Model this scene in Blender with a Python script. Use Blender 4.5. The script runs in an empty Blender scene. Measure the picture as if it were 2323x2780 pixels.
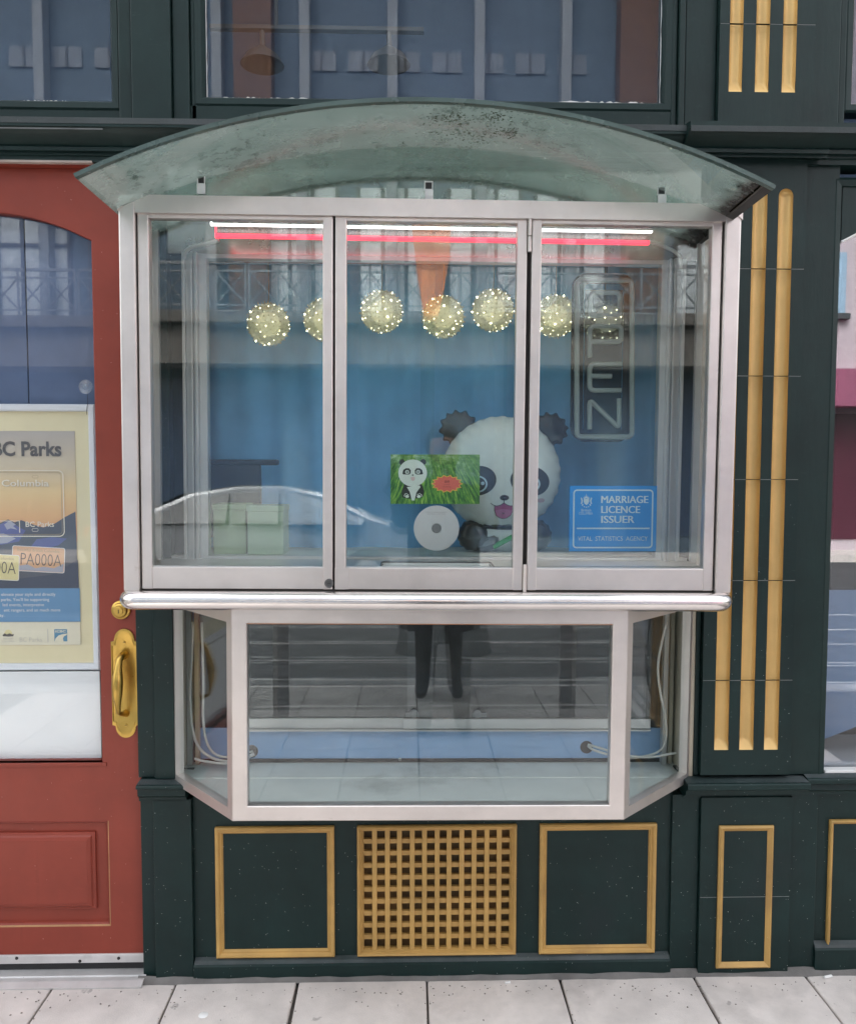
import bpy, bmesh, math, random
from mathutils import Vector, Matrix
random.seed(7)
S = bpy.context.scene
R = math.radians
# ------------------------------------------------------------------ camera
CAM = Vector((-0.0602, -2.3217, 1.5268))
YAW, PIT, ROL, FPX = 0.0247, 0.0573, -0.0021, 2166.8
fwd = Vector((math.sin(YAW)*math.cos(PIT), math.cos(YAW)*math.cos(PIT), -math.sin(PIT)))
rgt0 = Vector((math.cos(YAW), -math.sin(YAW), 0))
up0 = rgt0.cross(fwd)
rgt = rgt0*math.cos(ROL) - up0*math.sin(ROL)
upv = rgt0*math.sin(ROL) + up0*math.cos(ROL)
cd = bpy.data.cameras.new('camera'); cam = bpy.data.objects.new('camera', cd)
S.collection.objects.link(cam)
cam.matrix_world = Matrix(((rgt.x, upv.x, -fwd.x, CAM.x), (rgt.y, upv.y, -fwd.y, CAM.y), (rgt.z, upv.z, -fwd.z, CAM.z), (0, 0, 0, 1)))
cd.sensor_fit = 'HORIZONTAL'; cd.sensor_width = 36; cd.lens = FPX/2323*36
cd.clip_start = 0.01; cd.clip_end = 500
S.camera = cam
# ------------------------------------------------------------------ sky, sun, exposure
SUN_EL, SUN_AZ = R(52), R(-18)      # azimuth clockwise from +Y: veiled sun high over the shop's own roof, lighting the far side of the street
w = bpy.data.worlds.new('World'); S.world = w; w.use_nodes = True
nt = w.node_tree; nt.nodes.clear()
sk = nt.nodes.new('ShaderNodeTexSky'); sk.sky_type = 'NISHITA'; sk.sun_disc = False
sk.sun_elevation = SUN_EL; sk.sun_rotation = SUN_AZ; sk.air_density = 1.5; sk.dust_density = 6; sk.ozone_density = 1
hs = nt.nodes.new('ShaderNodeHueSaturation'); hs.inputs['Saturation'].default_value = 0.22
bg = nt.nodes.new('ShaderNodeBackground'); bg.inputs['Strength'].default_value = 0.15
wo = nt.nodes.new('ShaderNodeOutputWorld')
nt.links.new(sk.outputs[0], hs.inputs['Color']); nt.links.new(hs.outputs[0], bg.inputs[0]); nt.links.new(bg.outputs[0], wo.inputs[0])
sl = bpy.data.lights.new('sun', 'SUN'); sl.energy = 0.55; sl.angle = R(30); sl.color = (1, 0.96, 0.91)
so = bpy.data.objects.new('sun', sl); S.collection.objects.link(so)
sd = Vector((math.sin(SUN_AZ)*math.cos(SUN_EL), math.cos(SUN_AZ)*math.cos(SUN_EL), math.sin(SUN_EL)))
so.rotation_euler = sd.to_track_quat('Z', 'Y').to_euler()
vs = S.view_settings; vs.view_transform = 'Standard'; vs.look = 'None'; vs.gamma = 1; vs.exposure = 2.32
try: vs.use_curve_mapping = False
except Exception: pass
cy = S.cycles
cy.use_denoising = True; cy.max_bounces = 10; cy.transparent_max_bounces = 32; cy.glossy_bounces = 5
cy.transmission_bounces = 8; cy.caustics_reflective = False; cy.caustics_refractive = False; cy.sample_clamp_indirect = 6
try: cy.denoiser = 'OPENIMAGEDENOISE'
except Exception: pass
# ------------------------------------------------------------------ helpers
def ray(u, v):
    return fwd + rgt*((u-1161.5)/FPX) + upv*((1390-v)/FPX)
def at(u, v, Y=0.0):                 # point of the vertical plane at depth Y seen at photo pixel (u, v)
    d = ray(u, v); t = (Y-CAM.y)/d.y; p = CAM + d*t
    return p.x, p.z
def atg(u, v, Z=0.0):
    d = ray(u, v); t = (Z-CAM.z)/d.z; p = CAM + d*t
    return p.x, p.y
def xx(u, Y=0.0, v=1390): return at(u, v, Y)[0]
def zz(v, Y=0.0, u=1161): return at(u, v, Y)[1]
COL = S.collection
ROOT = {}
def rootloc(o):
    while o.parent: o = o.parent
    return ROOT.get(o.name, Vector((0, 0, 0)))
def tag(o, label=None, cat=None, group=None, kind=None):
    if label: o['label'] = label
    if cat: o['category'] = cat
    if group: o['group'] = group
    if kind: o['kind'] = kind
    return o
def empty(name, loc, label, cat, group=None, rot=(0, 0, 0)):
    o = bpy.data.objects.new(name, None); COL.objects.link(o); o.location = loc; o.rotation_euler = rot
    o.empty_display_size = 0.05
    ROOT[o.name] = Vector(loc); tag(o, label, cat, group); return o
def mk(name, verts, faces, mat, parent=None, smooth=False, loc=None):
    """world-space vertices -> object; a child takes its root's frame"""
    if parent is not None: off = rootloc(parent)
    elif loc is not None: off = Vector(loc)
    else: off = Vector((0, 0, 0))
    me = bpy.data.meshes.new(name)
    me.from_pydata([tuple(Vector(v)-off) for v in verts], [], faces); me.update()
    if smooth: me.polygons.foreach_set('use_smooth', [True]*len(me.polygons))
    if isinstance(mat, (list, tuple)):
        for m in mat: me.materials.append(m)
    else: me.materials.append(mat)
    o = bpy.data.objects.new(name, me); COL.objects.link(o)
    if parent is not None: o.parent = parent
    elif loc is not None: o.location = loc; ROOT[o.name] = Vector(loc)
    return o
class G:
    def __init__(s): s.v = []; s.f = []
    def add(s, v, f):
        n = len(s.v); s.v += [tuple(p) for p in v]; s.f += [tuple(i+n for i in q) for q in f]; return s
    def box(s, x0, x1, y0, y1, z0, z1, b=0.0):
        if b > 0:
            bm = bmesh.new(); bmesh.ops.create_cube(bm, size=1)
            for q in bm.verts: q.co = ((x0+x1)/2+q.co.x*(x1-x0), (y0+y1)/2+q.co.y*(y1-y0), (z0+z1)/2+q.co.z*(z1-z0))
            bmesh.ops.bevel(bm, geom=bm.edges[:], offset=b, segments=2, profile=0.5, affect='EDGES')
            bm.verts.index_update()
            s.add([q.co[:] for q in bm.verts], [[q.index for q in f.verts] for f in bm.faces]); bm.free(); return s
        return s.add([(x0,y0,z0),(x1,y0,z0),(x1,y1,z0),(x0,y1,z0),(x0,y0,z1),(x1,y0,z1),(x1,y1,z1),(x0,y1,z1)],
                     [(0,3,2,1),(4,5,6,7),(0,1,5,4),(1,2,6,5),(2,3,7,6),(3,0,4,7)])
    def tube(s, pts, r, n=8, closed=False, caps=True):
        P = [Vector(p) for p in pts]; m = len(P); rings = []; prev = None
        for i in range(m):
            a = P[(i-1) % m] if (closed or i > 0) else P[i]; b = P[(i+1) % m] if (closed or i < m-1) else P[i]
            t = (b-a).normalized()
            if prev is None: nrm = t.orthogonal().normalized()
            else:
                nrm = prev - t*prev.dot(t); nrm = nrm.normalized() if nrm.length > 1e-6 else t.orthogonal().normalized()
            prev = nrm; bi = t.cross(nrm); rr = r[i] if isinstance(r, (list, tuple)) else r
            rings.append([P[i]+(nrm*math.cos(k*math.tau/n)+bi*math.sin(k*math.tau/n))*rr for k in range(n)])
        v = [p for g in rings for p in g]; f = []
        for i in range(m if closed else m-1):
            j = (i+1) % m
            for k in range(n): f.append((i*n+k, i*n+(k+1) % n, j*n+(k+1) % n, j*n+k))
        if caps and not closed: f += [tuple(range(n))[::-1], tuple((m-1)*n+k for k in range(n))]
        return s.add(v, f)
    def lathe(s, prof, c, axis='y', n=24):
        v = []; f = []
        for r, h in prof:
            for k in range(n):
                a = k*math.tau/n; p = (r*math.cos(a), h, r*math.sin(a)) if axis == 'y' else ((r*math.cos(a), r*math.sin(a), h) if axis == 'z' else (h, r*math.cos(a), r*math.sin(a)))
                v.append((c[0]+p[0], c[1]+p[1], c[2]+p[2]))
        for i in range(len(prof)-1):
            for k in range(n): f.append((i*n+k, i*n+(k+1) % n, (i+1)*n+(k+1) % n, (i+1)*n+k))
        f += [tuple(range(n)), tuple((len(prof)-1)*n+k for k in range(n))]
        return s.add(v, f)
    def prism(s, poly, y0, y1):          # polygon in XZ extruded along Y
        n = len(poly); v = [(x, y0, z) for x, z in poly]+[(x, y1, z) for x, z in poly]
        f = [tuple(range(n)), tuple(range(2*n-1, n-1, -1))]+[(i, i+n, (i+1) % n+n, (i+1) % n) for i in range(n)]
        return s.add(v, f)
    def extx(s, prof, x0, x1, m0=0.0, m1=0.0):   # profile (y,z) swept along X; m: mitre growth with projection
        n = len(prof); v = [(x0+m0*y, y, z) for y, z in prof]+[(x1-m1*y, y, z) for y, z in prof]
        f = [tuple(range(n)), tuple(range(2*n-1, n-1, -1))]+[(i, i+n, (i+1) % n+n, (i+1) % n) for i in range(n)]
        return s.add(v, f)
    def frame(s, x0, x1, z0, z1, prof):  # prof: list of (inset, y) swept round a rectangle, closed loop of profile
        n = len(prof); v = []; f = []
        for (cx, cz, sx, sz) in ((x0, z0, 1, 1), (x1, z0, -1, 1), (x1, z1, -1, -1), (x0, z1, 1, -1)):
            v += [(cx+sx*i, y, cz+sz*i) for i, y in prof]
        for c in range(4):
            d = (c+1) % 4
            for k in range(n): f.append((c*n+k, d*n+k, d*n+(k+1) % n, c*n+(k+1) % n))
        return s.add(v, f)
    def mk(s, name, mat, parent=None, smooth=False, loc=None): return mk(name, s.v, s.f, mat, parent, smooth, loc)
def autosmooth(o, ang=35):
    me = o.data
    bm = bmesh.new(); bm.from_mesh(me); bmesh.ops.recalc_face_normals(bm, faces=bm.faces[:])
    for f in bm.faces: f.smooth = True
    for e in bm.edges:
        if len(e.link_faces) == 2 and e.calc_face_angle(0) > R(ang): e.smooth = False
    bm.to_mesh(me); bm.free(); return o
def arcpts(cx, cz, r, a0, a1, n): return [(cx+r*math.cos(R(a0+(a1-a0)*i/n)), cz+r*math.sin(R(a0+(a1-a0)*i/n))) for i in range(n+1)]
def rrect(x0, x1, z0, z1, r, n=6):
    return arcpts(x1-r, z1-r, r, 0, 90, n)+arcpts(x0+r, z1-r, r, 90, 180, n)+arcpts(x0+r, z0+r, r, 180, 270, n)+arcpts(x1-r, z0+r, r, 270, 360, n)
def ell(cx, cz, rx, rz, n=28, rot=0.0):
    c, s_ = math.cos(rot), math.sin(rot)
    return [(cx+rx*math.cos(k*math.tau/n)*c-rz*math.sin(k*math.tau/n)*s_, cz+rx*math.cos(k*math.tau/n)*s_+rz*math.sin(k*math.tau/n)*c) for k in range(n)]
def flat(name, poly, Y, mat, parent, th=0.0004):
    return G().prism(poly, Y-th, Y).mk(name, mat, parent)
_tc = {}
def _tmesh(body, bold):
    if (body, bold) in _tc: return _tc[(body, bold)]
    c = bpy.data.curves.new('t', 'FONT'); c.body = body; c.size = 1; c.offset = bold; c.resolution_u = 3
    o = bpy.data.objects.new('t', c); COL.objects.link(o)
    dg = bpy.context.evaluated_depsgraph_get(); dg.update()
    me = bpy.data.meshes.new_from_object(o.evaluated_get(dg))
    vv = [tuple(q.co) for q in me.vertices]; ff = [tuple(p.vertices) for p in me.polygons]
    bpy.data.objects.remove(o); bpy.data.curves.remove(c); bpy.data.meshes.remove(me)
    _tc[(body, bold)] = (vv, ff); return vv, ff
def text(body, x0, x1, zb, cap, Y, mat, parent, bold=0.0, rot=0.0, name='lettering'):
    """lettering in an XZ plane; x0/x1: ink extents, zb baseline, cap: cap height"""
    vv, ff = _tmesh(body, bold); hv, _ = _tmesh('H', bold)
    ch = max(q[1] for q in hv); a = min(q[0] for q in vv); b = max(q[0] for q in vv)
    if x0 is None: x0 = x1-(b-a)*cap/ch
    if x1 is None: x1 = x0+(b-a)*cap/ch
    sx = (x1-x0)/(b-a); sz = cap/ch; c, s_ = math.cos(rot), math.sin(rot); out = []
    for q in vv:
        px, pz = (q[0]-a)*sx, q[1]*sz
        out.append((x0+px*c-pz*s_, Y, zb+px*s_+pz*c))
    return mk(name, out, ff, mat, parent)
# ------------------------------------------------------------------ materials
def newmat(name):
    m = bpy.data.materials.new(name); m.use_nodes = True; t = m.node_tree; t.nodes.clear()
    return m, t, t.nodes.new('ShaderNodeOutputMaterial')
def N(t, typ, **kw):
    n = t.nodes.new('ShaderNode'+typ)
    for k, v in kw.items():
        if k in n.inputs.keys(): n.inputs[k].default_value = v
        else: setattr(n, k, v)
    return n
def L(t, a, b): t.links.new(a, b)
def rgba(c): return (c[0], c[1], c[2], 1)
def mix(t, fac, a, b):
    m = N(t, 'MixRGB')
    for k, q in ((0, fac), (1, a), (2, b)):
        if hasattr(q, 'is_linked'): L(t, q, m.inputs[k])
        else: m.inputs[k].default_value = q if k == 0 else rgba(q)
    return m.outputs[0]
def ramp(t, src, a, b):
    r = N(t, 'MapRange'); r.inputs[1].default_value = a; r.inputs[2].default_value = b; r.clamp = True
    L(t, src, r.inputs[0]); return r.outputs[0]
def noise(t, co, scale, detail=3, rough=0.55, sc=None):
    n = N(t, 'TexNoise', Scale=scale, Detail=detail, Roughness=rough)
    if sc is not None:
        mp = N(t, 'Mapping'); mp.inputs['Scale'].default_value = sc; L(t, co, mp.inputs[0]); co = mp.outputs[0]
    L(t, co, n.inputs['Vector']); return n.outputs[0]
def paint(name, col, rough=0.4, var=0.25, speck=0.0, speckcol=(0.75, 0.75, 0.72), bump=0.15, bscale=160, metal=0.0, dirt=0.0, dirtcol=(0.2, 0.19, 0.17), streak=None, coat=0.0, spec=0.5, scuff=0.0, spots=0):
    m, t, out = newmat(name); p = N(t, 'BsdfPrincipled'); L(t, p.outputs[0], out.inputs[0])
    co = N(t, 'TexCoord').outputs['Object']
    n1 = noise(t, co, 6, 5, 0.6)
    dark = [c*(1-var) for c in col]; lite = [min(1, c*(1+var)) for c in col]
    c = mix(t, ramp(t, n1, 0.3, 0.7), dark, lite)
    if dirt:
        n2 = noise(t, co, 3.2, 6, 0.65, (1, 1, 0.6)); c = mix(t, ramp(t, n2, 0.56, 0.78) if dirt < 1 else ramp(t, n2, 0.4, 0.7), c, dirtcol)
    if scuff:
        sa = ramp(t, noise(t, co, 22, 6, .75, (1, 1, 3)), .60, .74); sb_ = ramp(t, noise(t, co, 2.2, 3, .6), .45, .65)
        sm = N(t, 'Math', operation='MULTIPLY'); L(t, sa, sm.inputs[0]); L(t, sb_, sm.inputs[1])
        s3 = N(t, 'Math', operation='MULTIPLY'); L(t, sm.outputs[0], s3.inputs[0]); s3.inputs[1].default_value = scuff
        c = mix(t, s3.outputs[0], c, [min(1, q*1.9+.018) for q in col])
        st = ramp(t, noise(t, co, 30, 4, .6, (1, 1, .06)), .62, .8); s4 = N(t, 'Math', operation='MULTIPLY'); L(t, st, s4.inputs[0]); s4.inputs[1].default_value = scuff*.6
        c = mix(t, s4.outputs[0], c, [q*.55 for q in col])
    if spots:
        for sc, th, gate, k_ in ((8, .10, .55, .62), (26, .11, .7, .55)):
            vo = N(t, 'TexVoronoi', Scale=sc); ns = N(t, 'MixRGB'); ns.inputs[0].default_value = .06; L(t, co, ns.inputs[1]); nz = N(t, 'TexNoise', Scale=40.0); L(t, co, nz.inputs['Vector']); L(t, nz.outputs['Color'], ns.inputs[2]); L(t, ns.outputs[0], vo.inputs['Vector'])
            sep = N(t, 'SeparateColor'); L(t, vo.outputs['Color'], sep.inputs[0]); gt = N(t, 'Math', operation='GREATER_THAN'); L(t, sep.outputs[0], gt.inputs[0]); gt.inputs[1].default_value = gate
            md_ = N(t, 'MapRange'); md_.inputs[1].default_value = th; md_.inputs[2].default_value = th*.6; L(t, vo.outputs['Distance'], md_.inputs[0])
            mu = N(t, 'Math', operation='MULTIPLY'); L(t, md_.outputs[0], mu.inputs[0]); L(t, gt.outputs[0], mu.inputs[1]); c = mix(t, mu.outputs[0], c, [q*k_ for q in col])
    if speck:
        for sc, th, gate in ((60, 0.055, 0.80), (150, 0.10, 0.85)):
            vo = N(t, 'TexVoronoi', Scale=sc); L(t, co, vo.inputs['Vector'])
            sep = N(t, 'SeparateColor'); L(t, vo.outputs['Color'], sep.inputs[0])
            lt = N(t, 'Math', operation='LESS_THAN'); L(t, vo.outputs['Distance'], lt.inputs[0]); lt.inputs[1].default_value = th
            gt = N(t, 'Math', operation='GREATER_THAN'); L(t, sep.outputs[0], gt.inputs[0]); gt.inputs[1].default_value = 1-(1-gate)*speck
            mu = N(t, 'Math', operation='MULTIPLY'); L(t, lt.outputs[0], mu.inputs[0]); L(t, gt.outputs[0], mu.inputs[1])
            c = mix(t, mu.outputs[0], c, speckcol)
    L(t, c, p.inputs['Base Color']); p.inputs['Metallic'].default_value = metal; p.inputs['Specular IOR Level'].default_value = spec
    rr = N(t, 'MapRange'); rr.inputs[3].default_value = max(0.04, rough-0.1); rr.inputs[4].default_value = rough+0.12
    L(t, noise(t, co, 14, 4), rr.inputs[0]); L(t, rr.outputs[0], p.inputs['Roughness'])
    if coat: p.inputs['Coat Weight'].default_value = coat
    if bump:
        b = N(t, 'Bump'); b.inputs['Strength'].default_value = bump; b.inputs['Distance'].default_value = 0.002
        L(t, noise(t, co, bscale, 3, 0.6, streak), b.inputs['Height']); L(t, b.outputs[0], p.inputs['Normal'])
    return m
def plain(name, col, rough=0.5, metal=0.0, emit=None, es=0.0, alpha=1.0):
    m, t, out = newmat(name); p = N(t, 'BsdfPrincipled'); L(t, p.outputs[0], out.inputs[0])
    co = N(t, 'TexCoord').outputs['Object']
    c = mix(t, noise(t, co, 25, 3), [q*0.92 for q in col], [min(1, q*1.06) for q in col])
    L(t, c, p.inputs['Base Color']); p.inputs['Roughness'].default_value = rough; p.inputs['Metallic'].default_value = metal
    if emit: p.inputs['Emission Color'].default_value = rgba(emit); p.inputs['Emission Strength'].default_value = es
    return m
def steel(name, sc, col=(0.72, 0.67, 0.635), rough=0.33, metal=0.82, bstr=0.07):
    m, t, out = newmat(name); p = N(t, 'BsdfPrincipled'); L(t, p.outputs[0], out.inputs[0])
    co = N(t, 'TexCoord').outputs['Object']
    c = mix(t, ramp(t, noise(t, co, 5, 5, 0.65), 0.35, 0.7), [q*0.86 for q in col], col)
    c = mix(t, ramp(t, noise(t, co, 18, 5, 0.7), 0.66, 0.8), c, (0.5, 0.44, 0.38))
    L(t, c, p.inputs['Base Color']); p.inputs['Metallic'].default_value = metal
    rr = N(t, 'MapRange'); rr.inputs[3].default_value = rough-0.08; rr.inputs[4].default_value = rough+0.14
    L(t, noise(t, co, 9, 5, 0.7), rr.inputs[0]); L(t, rr.outputs[0], p.inputs['Roughness'])
    b = N(t, 'Bump'); b.inputs['Strength'].default_value = bstr; b.inputs['Distance'].default_value = 0.001
    L(t, noise(t, co, 220, 2, 0.5, sc), b.inputs['Height']); L(t, b.outputs[0], p.inputs['Normal'])
    return m
def fresnel(t, f0):
    g = N(t, 'NewGeometry'); d = N(t, 'VectorMath', operation='DOT_PRODUCT'); L(t, g.outputs['Normal'], d.inputs[0]); L(t, g.outputs['Incoming'], d.inputs[1])
    a = N(t, 'Math', operation='ABSOLUTE'); L(t, d.outputs['Value'], a.inputs[0])
    s_ = N(t, 'Math', operation='SUBTRACT'); s_.inputs[0].default_value = 1; L(t, a.outputs[0], s_.inputs[1])
    p = N(t, 'Math', operation='POWER'); L(t, s_.outputs[0], p.inputs[0]); p.inputs[1].default_value = 5
    q = N(t, 'MapRange'); q.inputs[3].default_value = f0; q.inputs[4].default_value = 1; L(t, p.outputs[0], q.inputs[0]); return q.outputs[0]
def glass(name, tint=(0.94, 0.97, 0.96), f0=0.05, film=0.0, filmcol=(0.6, 0.65, 0.62), rough=0.0, fs=3.0):
    m, t, out = newmat(name)
    tr = N(t, 'BsdfTransparent'); tr.inputs[0].default_value = rgba(tint)
    gl = N(t, 'BsdfGlossy'); gl.inputs['Roughness'].default_value = rough; gl.inputs['Color'].default_value = (0.97, 0.98, 1, 1)
    co = N(t, 'TexCoord').outputs['Object']; base = tr.outputs[0]
    if film:
        df = N(t, 'BsdfDiffuse'); df.inputs[0].default_value = rgba(filmcol); tl = N(t, 'BsdfTranslucent'); tl.inputs[0].default_value = rgba(filmcol)
        mm = N(t, 'MixShader'); mm.inputs[0].default_value = 0.5; L(t, df.outputs[0], mm.inputs[1]); L(t, tl.outputs[0], mm.inputs[2])
        fx = N(t, 'MixShader'); r = N(t, 'MapRange'); r.inputs[1].default_value = 0.3; r.inputs[2].default_value = 0.75; r.inputs[3].default_value = film*0.5; r.inputs[4].default_value = film*1.5
        L(t, noise(t, co, fs, 6, 0.65), r.inputs[0]); L(t, r.outputs[0], fx.inputs[0]); L(t, base, fx.inputs[1]); L(t, mm.outputs[0], fx.inputs[2]); base = fx.outputs[0]
    mx = N(t, 'MixShader'); L(t, fresnel(t, f0), mx.inputs[0]); L(t, base, mx.inputs[1]); L(t, gl.outputs[0], mx.inputs[2]); L(t, mx.outputs[0], out.inputs[0])
    return m
GREEN = paint('dark_green_paint', (0.0088, 0.0240, 0.0222), 0.42, 0.18, 0.0, scuff=.6, spec=.28, bump=0.3, bscale=60, streak=(1, 1, 0.25))
GREEN_LOW = paint('dark_green_paint_splashed', (0.0066, 0.0215, 0.0203), 0.4, 0.22, 0.6, (0.62, 0.64, 0.62), scuff=.8, spec=.28, bump=0.25, bscale=60, streak=(1, 1, 0.25), dirt=0.4, dirtcol=(0.011, 0.021, 0.022))
GREEN_WORN = paint('dark_green_paint_dusty', (0.022, 0.036, 0.036), 0.55, 0.35, 0.5, (0.5, 0.52, 0.5), bump=0.4, bscale=90, dirt=1, dirtcol=(0.075, 0.085, 0.088))
GROOVE = plain('joint_putty', (0.26, 0.27, 0.26), 0.7)
DARKGAP = plain('dark_gap', (0.006, 0.007, 0.007), 0.8)
GOLD = paint('gold_paint', (0.66, 0.44, 0.165), 0.38, 0.10, 0.0, bump=0.2, bscale=40, metal=0.3)
GOLD_D = paint('gold_paint_weathered', (0.47, 0.285, 0.085), 0.5, 0.2, 0.2, (0.55, 0.45, 0.3), bump=0.35, bscale=70, dirt=0.5, dirtcol=(0.30, 0.17, 0.06))
GOLD_B = paint('gold_overspray_board', (0.20, 0.11, 0.035), 0.6, 0.5, 0, bump=0.2, dirt=1, dirtcol=(0.02, 0.04, 0.035))
RED = paint('brick_red_paint', (0.240, 0.044, 0.027), 0.42, 0.10, 0.12, (0.75, 0.5, 0.42), scuff=.45, spec=.35, bump=0.2, bscale=60, streak=(1, 1, 0.3))
REDWORN = paint('worn_edge_primer', (0.45, 0.25, 0.12), 0.6, 0.3, 0, bump=0.3)
STEEL_H = steel('brushed_steel_horizontal', (0.03, 1, 1)); STEEL_V = steel('brushed_steel_vertical', (1, 1, 0.03))
STEEL_IN = steel('inner_sheet_metal', (1, 1, 0.03), (0.60, 0.52, 0.45), 0.40, 0.25)
TUBE = steel('polished_tube_steel', (0.03, 1, 1), (0.80, 0.76, 0.74), 0.20, 1.0, .02)
ALU = paint('anodised_aluminium', (0.60, 0.61, 0.60), 0.38, 0.08, 0, bump=0.05, metal=0.6)
ALU_W = paint('worn_aluminium', (0.62, 0.61, 0.60), 0.45, 0.15, 0.3, (0.2, 0.2, 0.2), bump=0.2, metal=0.5, dirt=0.5, dirtcol=(0.3, 0.29, 0.27))
BRASS = paint('brass', (0.50, 0.33, 0.085), 0.30, 0.18, 0.0, bump=0.1, metal=1.0, dirt=0.5, dirtcol=(0.28, 0.15, 0.03))
WHITE = plain('white_plastic', (0.72, 0.73, 0.72), 0.45); WHITE_P = paint('peeling_white_paint', (0.78, 0.78, 0.76), 0.6, 0.05, 0, bump=0.3)
BLACK = plain('black_rubber', (0.012, 0.012, 0.013), 0.5)
GLASS = glass('clear_glass', (0.95, 0.975, 0.965), 0.055, 0.02)
GLASS_D = glass('dusty_glass', (0.95, 0.975, 0.97), 0.046, 0.011, fs=2)
GLASS_B = glass('bay_glass', (0.95, 0.975, 0.97), 0.036, 0.006, fs=2)
GLASS_UP = glass('upper_window_glass', (0.95, 0.96, 0.97), 0.045, 0.005)
GLASS_R = glass('coated_display_glass', (0.85, 0.87, 0.9), 0.15, 0.02)
GLASS_IN = glass('inner_glass', (0.95, 0.98, 0.97), 0.03, 0.004)
CURT = paint('blue_curtain', (0.20, 0.50, 0.86), 0.85, 0.12, 0, bump=0.2, bscale=300)
ROOMBLUE = paint('blue_grey_panel', (0.095, 0.14, 0.245), 0.7, 0.12, 0, bump=0.05)
LBLUE = paint('pale_blue_board', (0.27, 0.44, 0.68), 0.6, 0.06, 0, bump=0.05)
FLOORW = paint('pale_shelf_laminate', (0.66, 0.69, 0.66), 0.45, 0.06, 0, bump=0.03, dirt=0.4, dirtcol=(0.36, 0.38, 0.35))
CABLE = plain('grey_cable', (0.62, 0.62, 0.58), 0.5)
# ------------------------------------------------------------------ ground
SLAB = paint('concrete_slab', (0.60, 0.55, 0.515), 0.85, 0.17, 0.06, (0.16, 0.15, 0.14), bump=0.5, bscale=260, dirt=0.6, dirtcol=(0.43, 0.39, 0.365), spots=1)
JOINT = paint('joint_grit', (0.10, 0.09, 0.08), 0.95, 0.4, 0.8, (0.35, 0.3, 0.25), bump=0.8, bscale=400)
pav = G().box(-14, 14, -2.95, 0.3, -0.3, -0.014).mk('pavement', JOINT); tag(pav, kind='structure')
JX = [-2.56, -2.19, -1.82, -1.46, -1.10, -0.744, -0.384, -0.005, 0.392, 0.797, 1.133, 1.50, 1.86, 2.2]
rows = [(-0.034, -0.84), (-0.848, -1.62), (-1.628, -2.40), (-2.408, -2.93)]
def slab(x0, x1, y1, y0):
    bm = bmesh.new(); bmesh.ops.create_cube(bm, size=1)
    for q in bm.verts: q.co = ((x0+x1)/2+q.co.x*(x1-x0), (y0+y1)/2+q.co.y*(y1-y0), -0.025+q.co.z*0.05+random.uniform(-.0012, .0012))
    bmesh.ops.subdivide_edges(bm, edges=[e for e in bm.edges if e.calc_length() > 0.2], cuts=5, use_grid_fill=True)
    for q in bm.verts:
        if abs(q.co.x-x0) < 1e-4 or abs(q.co.x-x1) < 1e-4: q.co.x += random.uniform(-.0015, .0015)
    top = [e for e in bm.edges if all(abs(v.co.z) < 0.004 for v in e.verts) and any(f.normal.z < 0.5 for f in e.link_faces)]
    bmesh.ops.bevel(bm, geom=top, offset=0.004, segments=2, profile=0.5, affect='EDGES')
    bm.verts.index_update(); g = G().add([q.co[:] for q in bm.verts], [[q.index for q in f.verts] for f in bm.faces]); bm.free()
    o = g.mk('slab', SLAB, pav); o.location = (0, 0, 0); return o
for ri, (ya, yb) in enumerate(rows):
    for i in range(len(JX)-1):
        j = 0.0035 if (ri, i) != (0, 5) else 0.008
        slab(JX[i]+0.0035, JX[i+1]-j, ya, yb)
kerb = G().box(-14, 14, -3.1, -2.95, -0.3, 0.0, 0.01).mk('kerb', paint('kerb_concrete', (0.34, 0.33, 0.32), 0.9, 0.15, 0.2, bump=0.4)); tag(kerb, kind='structure')
ASPH = paint('asphalt', (0.060, 0.062, 0.064), 0.85, 0.25, 0.4, (0.16, 0.16, 0.16), bump=0.6, bscale=300)
road = G().box(-30, 30, -11.2, -3.1, -0.4, -0.12).mk('road', ASPH); tag(road, kind='structure')
LINE = paint('pale_joint_strip', (0.42, 0.42, 0.41), 0.8, 0.3, 0.5, (0.1, 0.1, 0.1), bump=0.3)
for k, y in enumerate((-3.55, -4.05, -4.22, -4.85, -5.5, -6.3)):
    g = G(); xs = [-9+i*0.25 for i in range(73)]
    va = [(x, y+0.018+random.uniform(-.006, .006)+(0.02*x if k == 2 else 0), -0.116) for x in xs]; vb = [(x, y-0.018+random.uniform(-.006, .006)+(0.02*x if k == 2 else 0), -0.116) for x in xs]
    g.add(va+vb, [(i, i+1, i+1+73, i+73) for i in range(72)]); g.mk('joint_strip', LINE, road)
walk2 = G().box(-30, 30, -40, -11.2, -0.4, 0.0).mk('far_pavement', SLAB); tag(walk2, kind='structure')
# mortar fillet at the foot of the shopfront
fil = G()
xs = [-0.86+i*0.05 for i in range(62)]
va = [(x, -0.014, 0.012+random.uniform(-.003, .003)) for x in xs]; vb = [(x, -0.037+random.uniform(-.005, .004), -0.001) for x in xs]
fil.add(va+vb, [(i, i+1, i+1+len(xs), i+len(xs)) for i in range(len(xs)-1)])
fo = fil.mk('mortar_fillet', paint('grey_mortar', (0.15, 0.143, 0.135), 0.9, 0.35, 0.3, (0.1, 0.1, 0.1), bump=0.5), pav)
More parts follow.
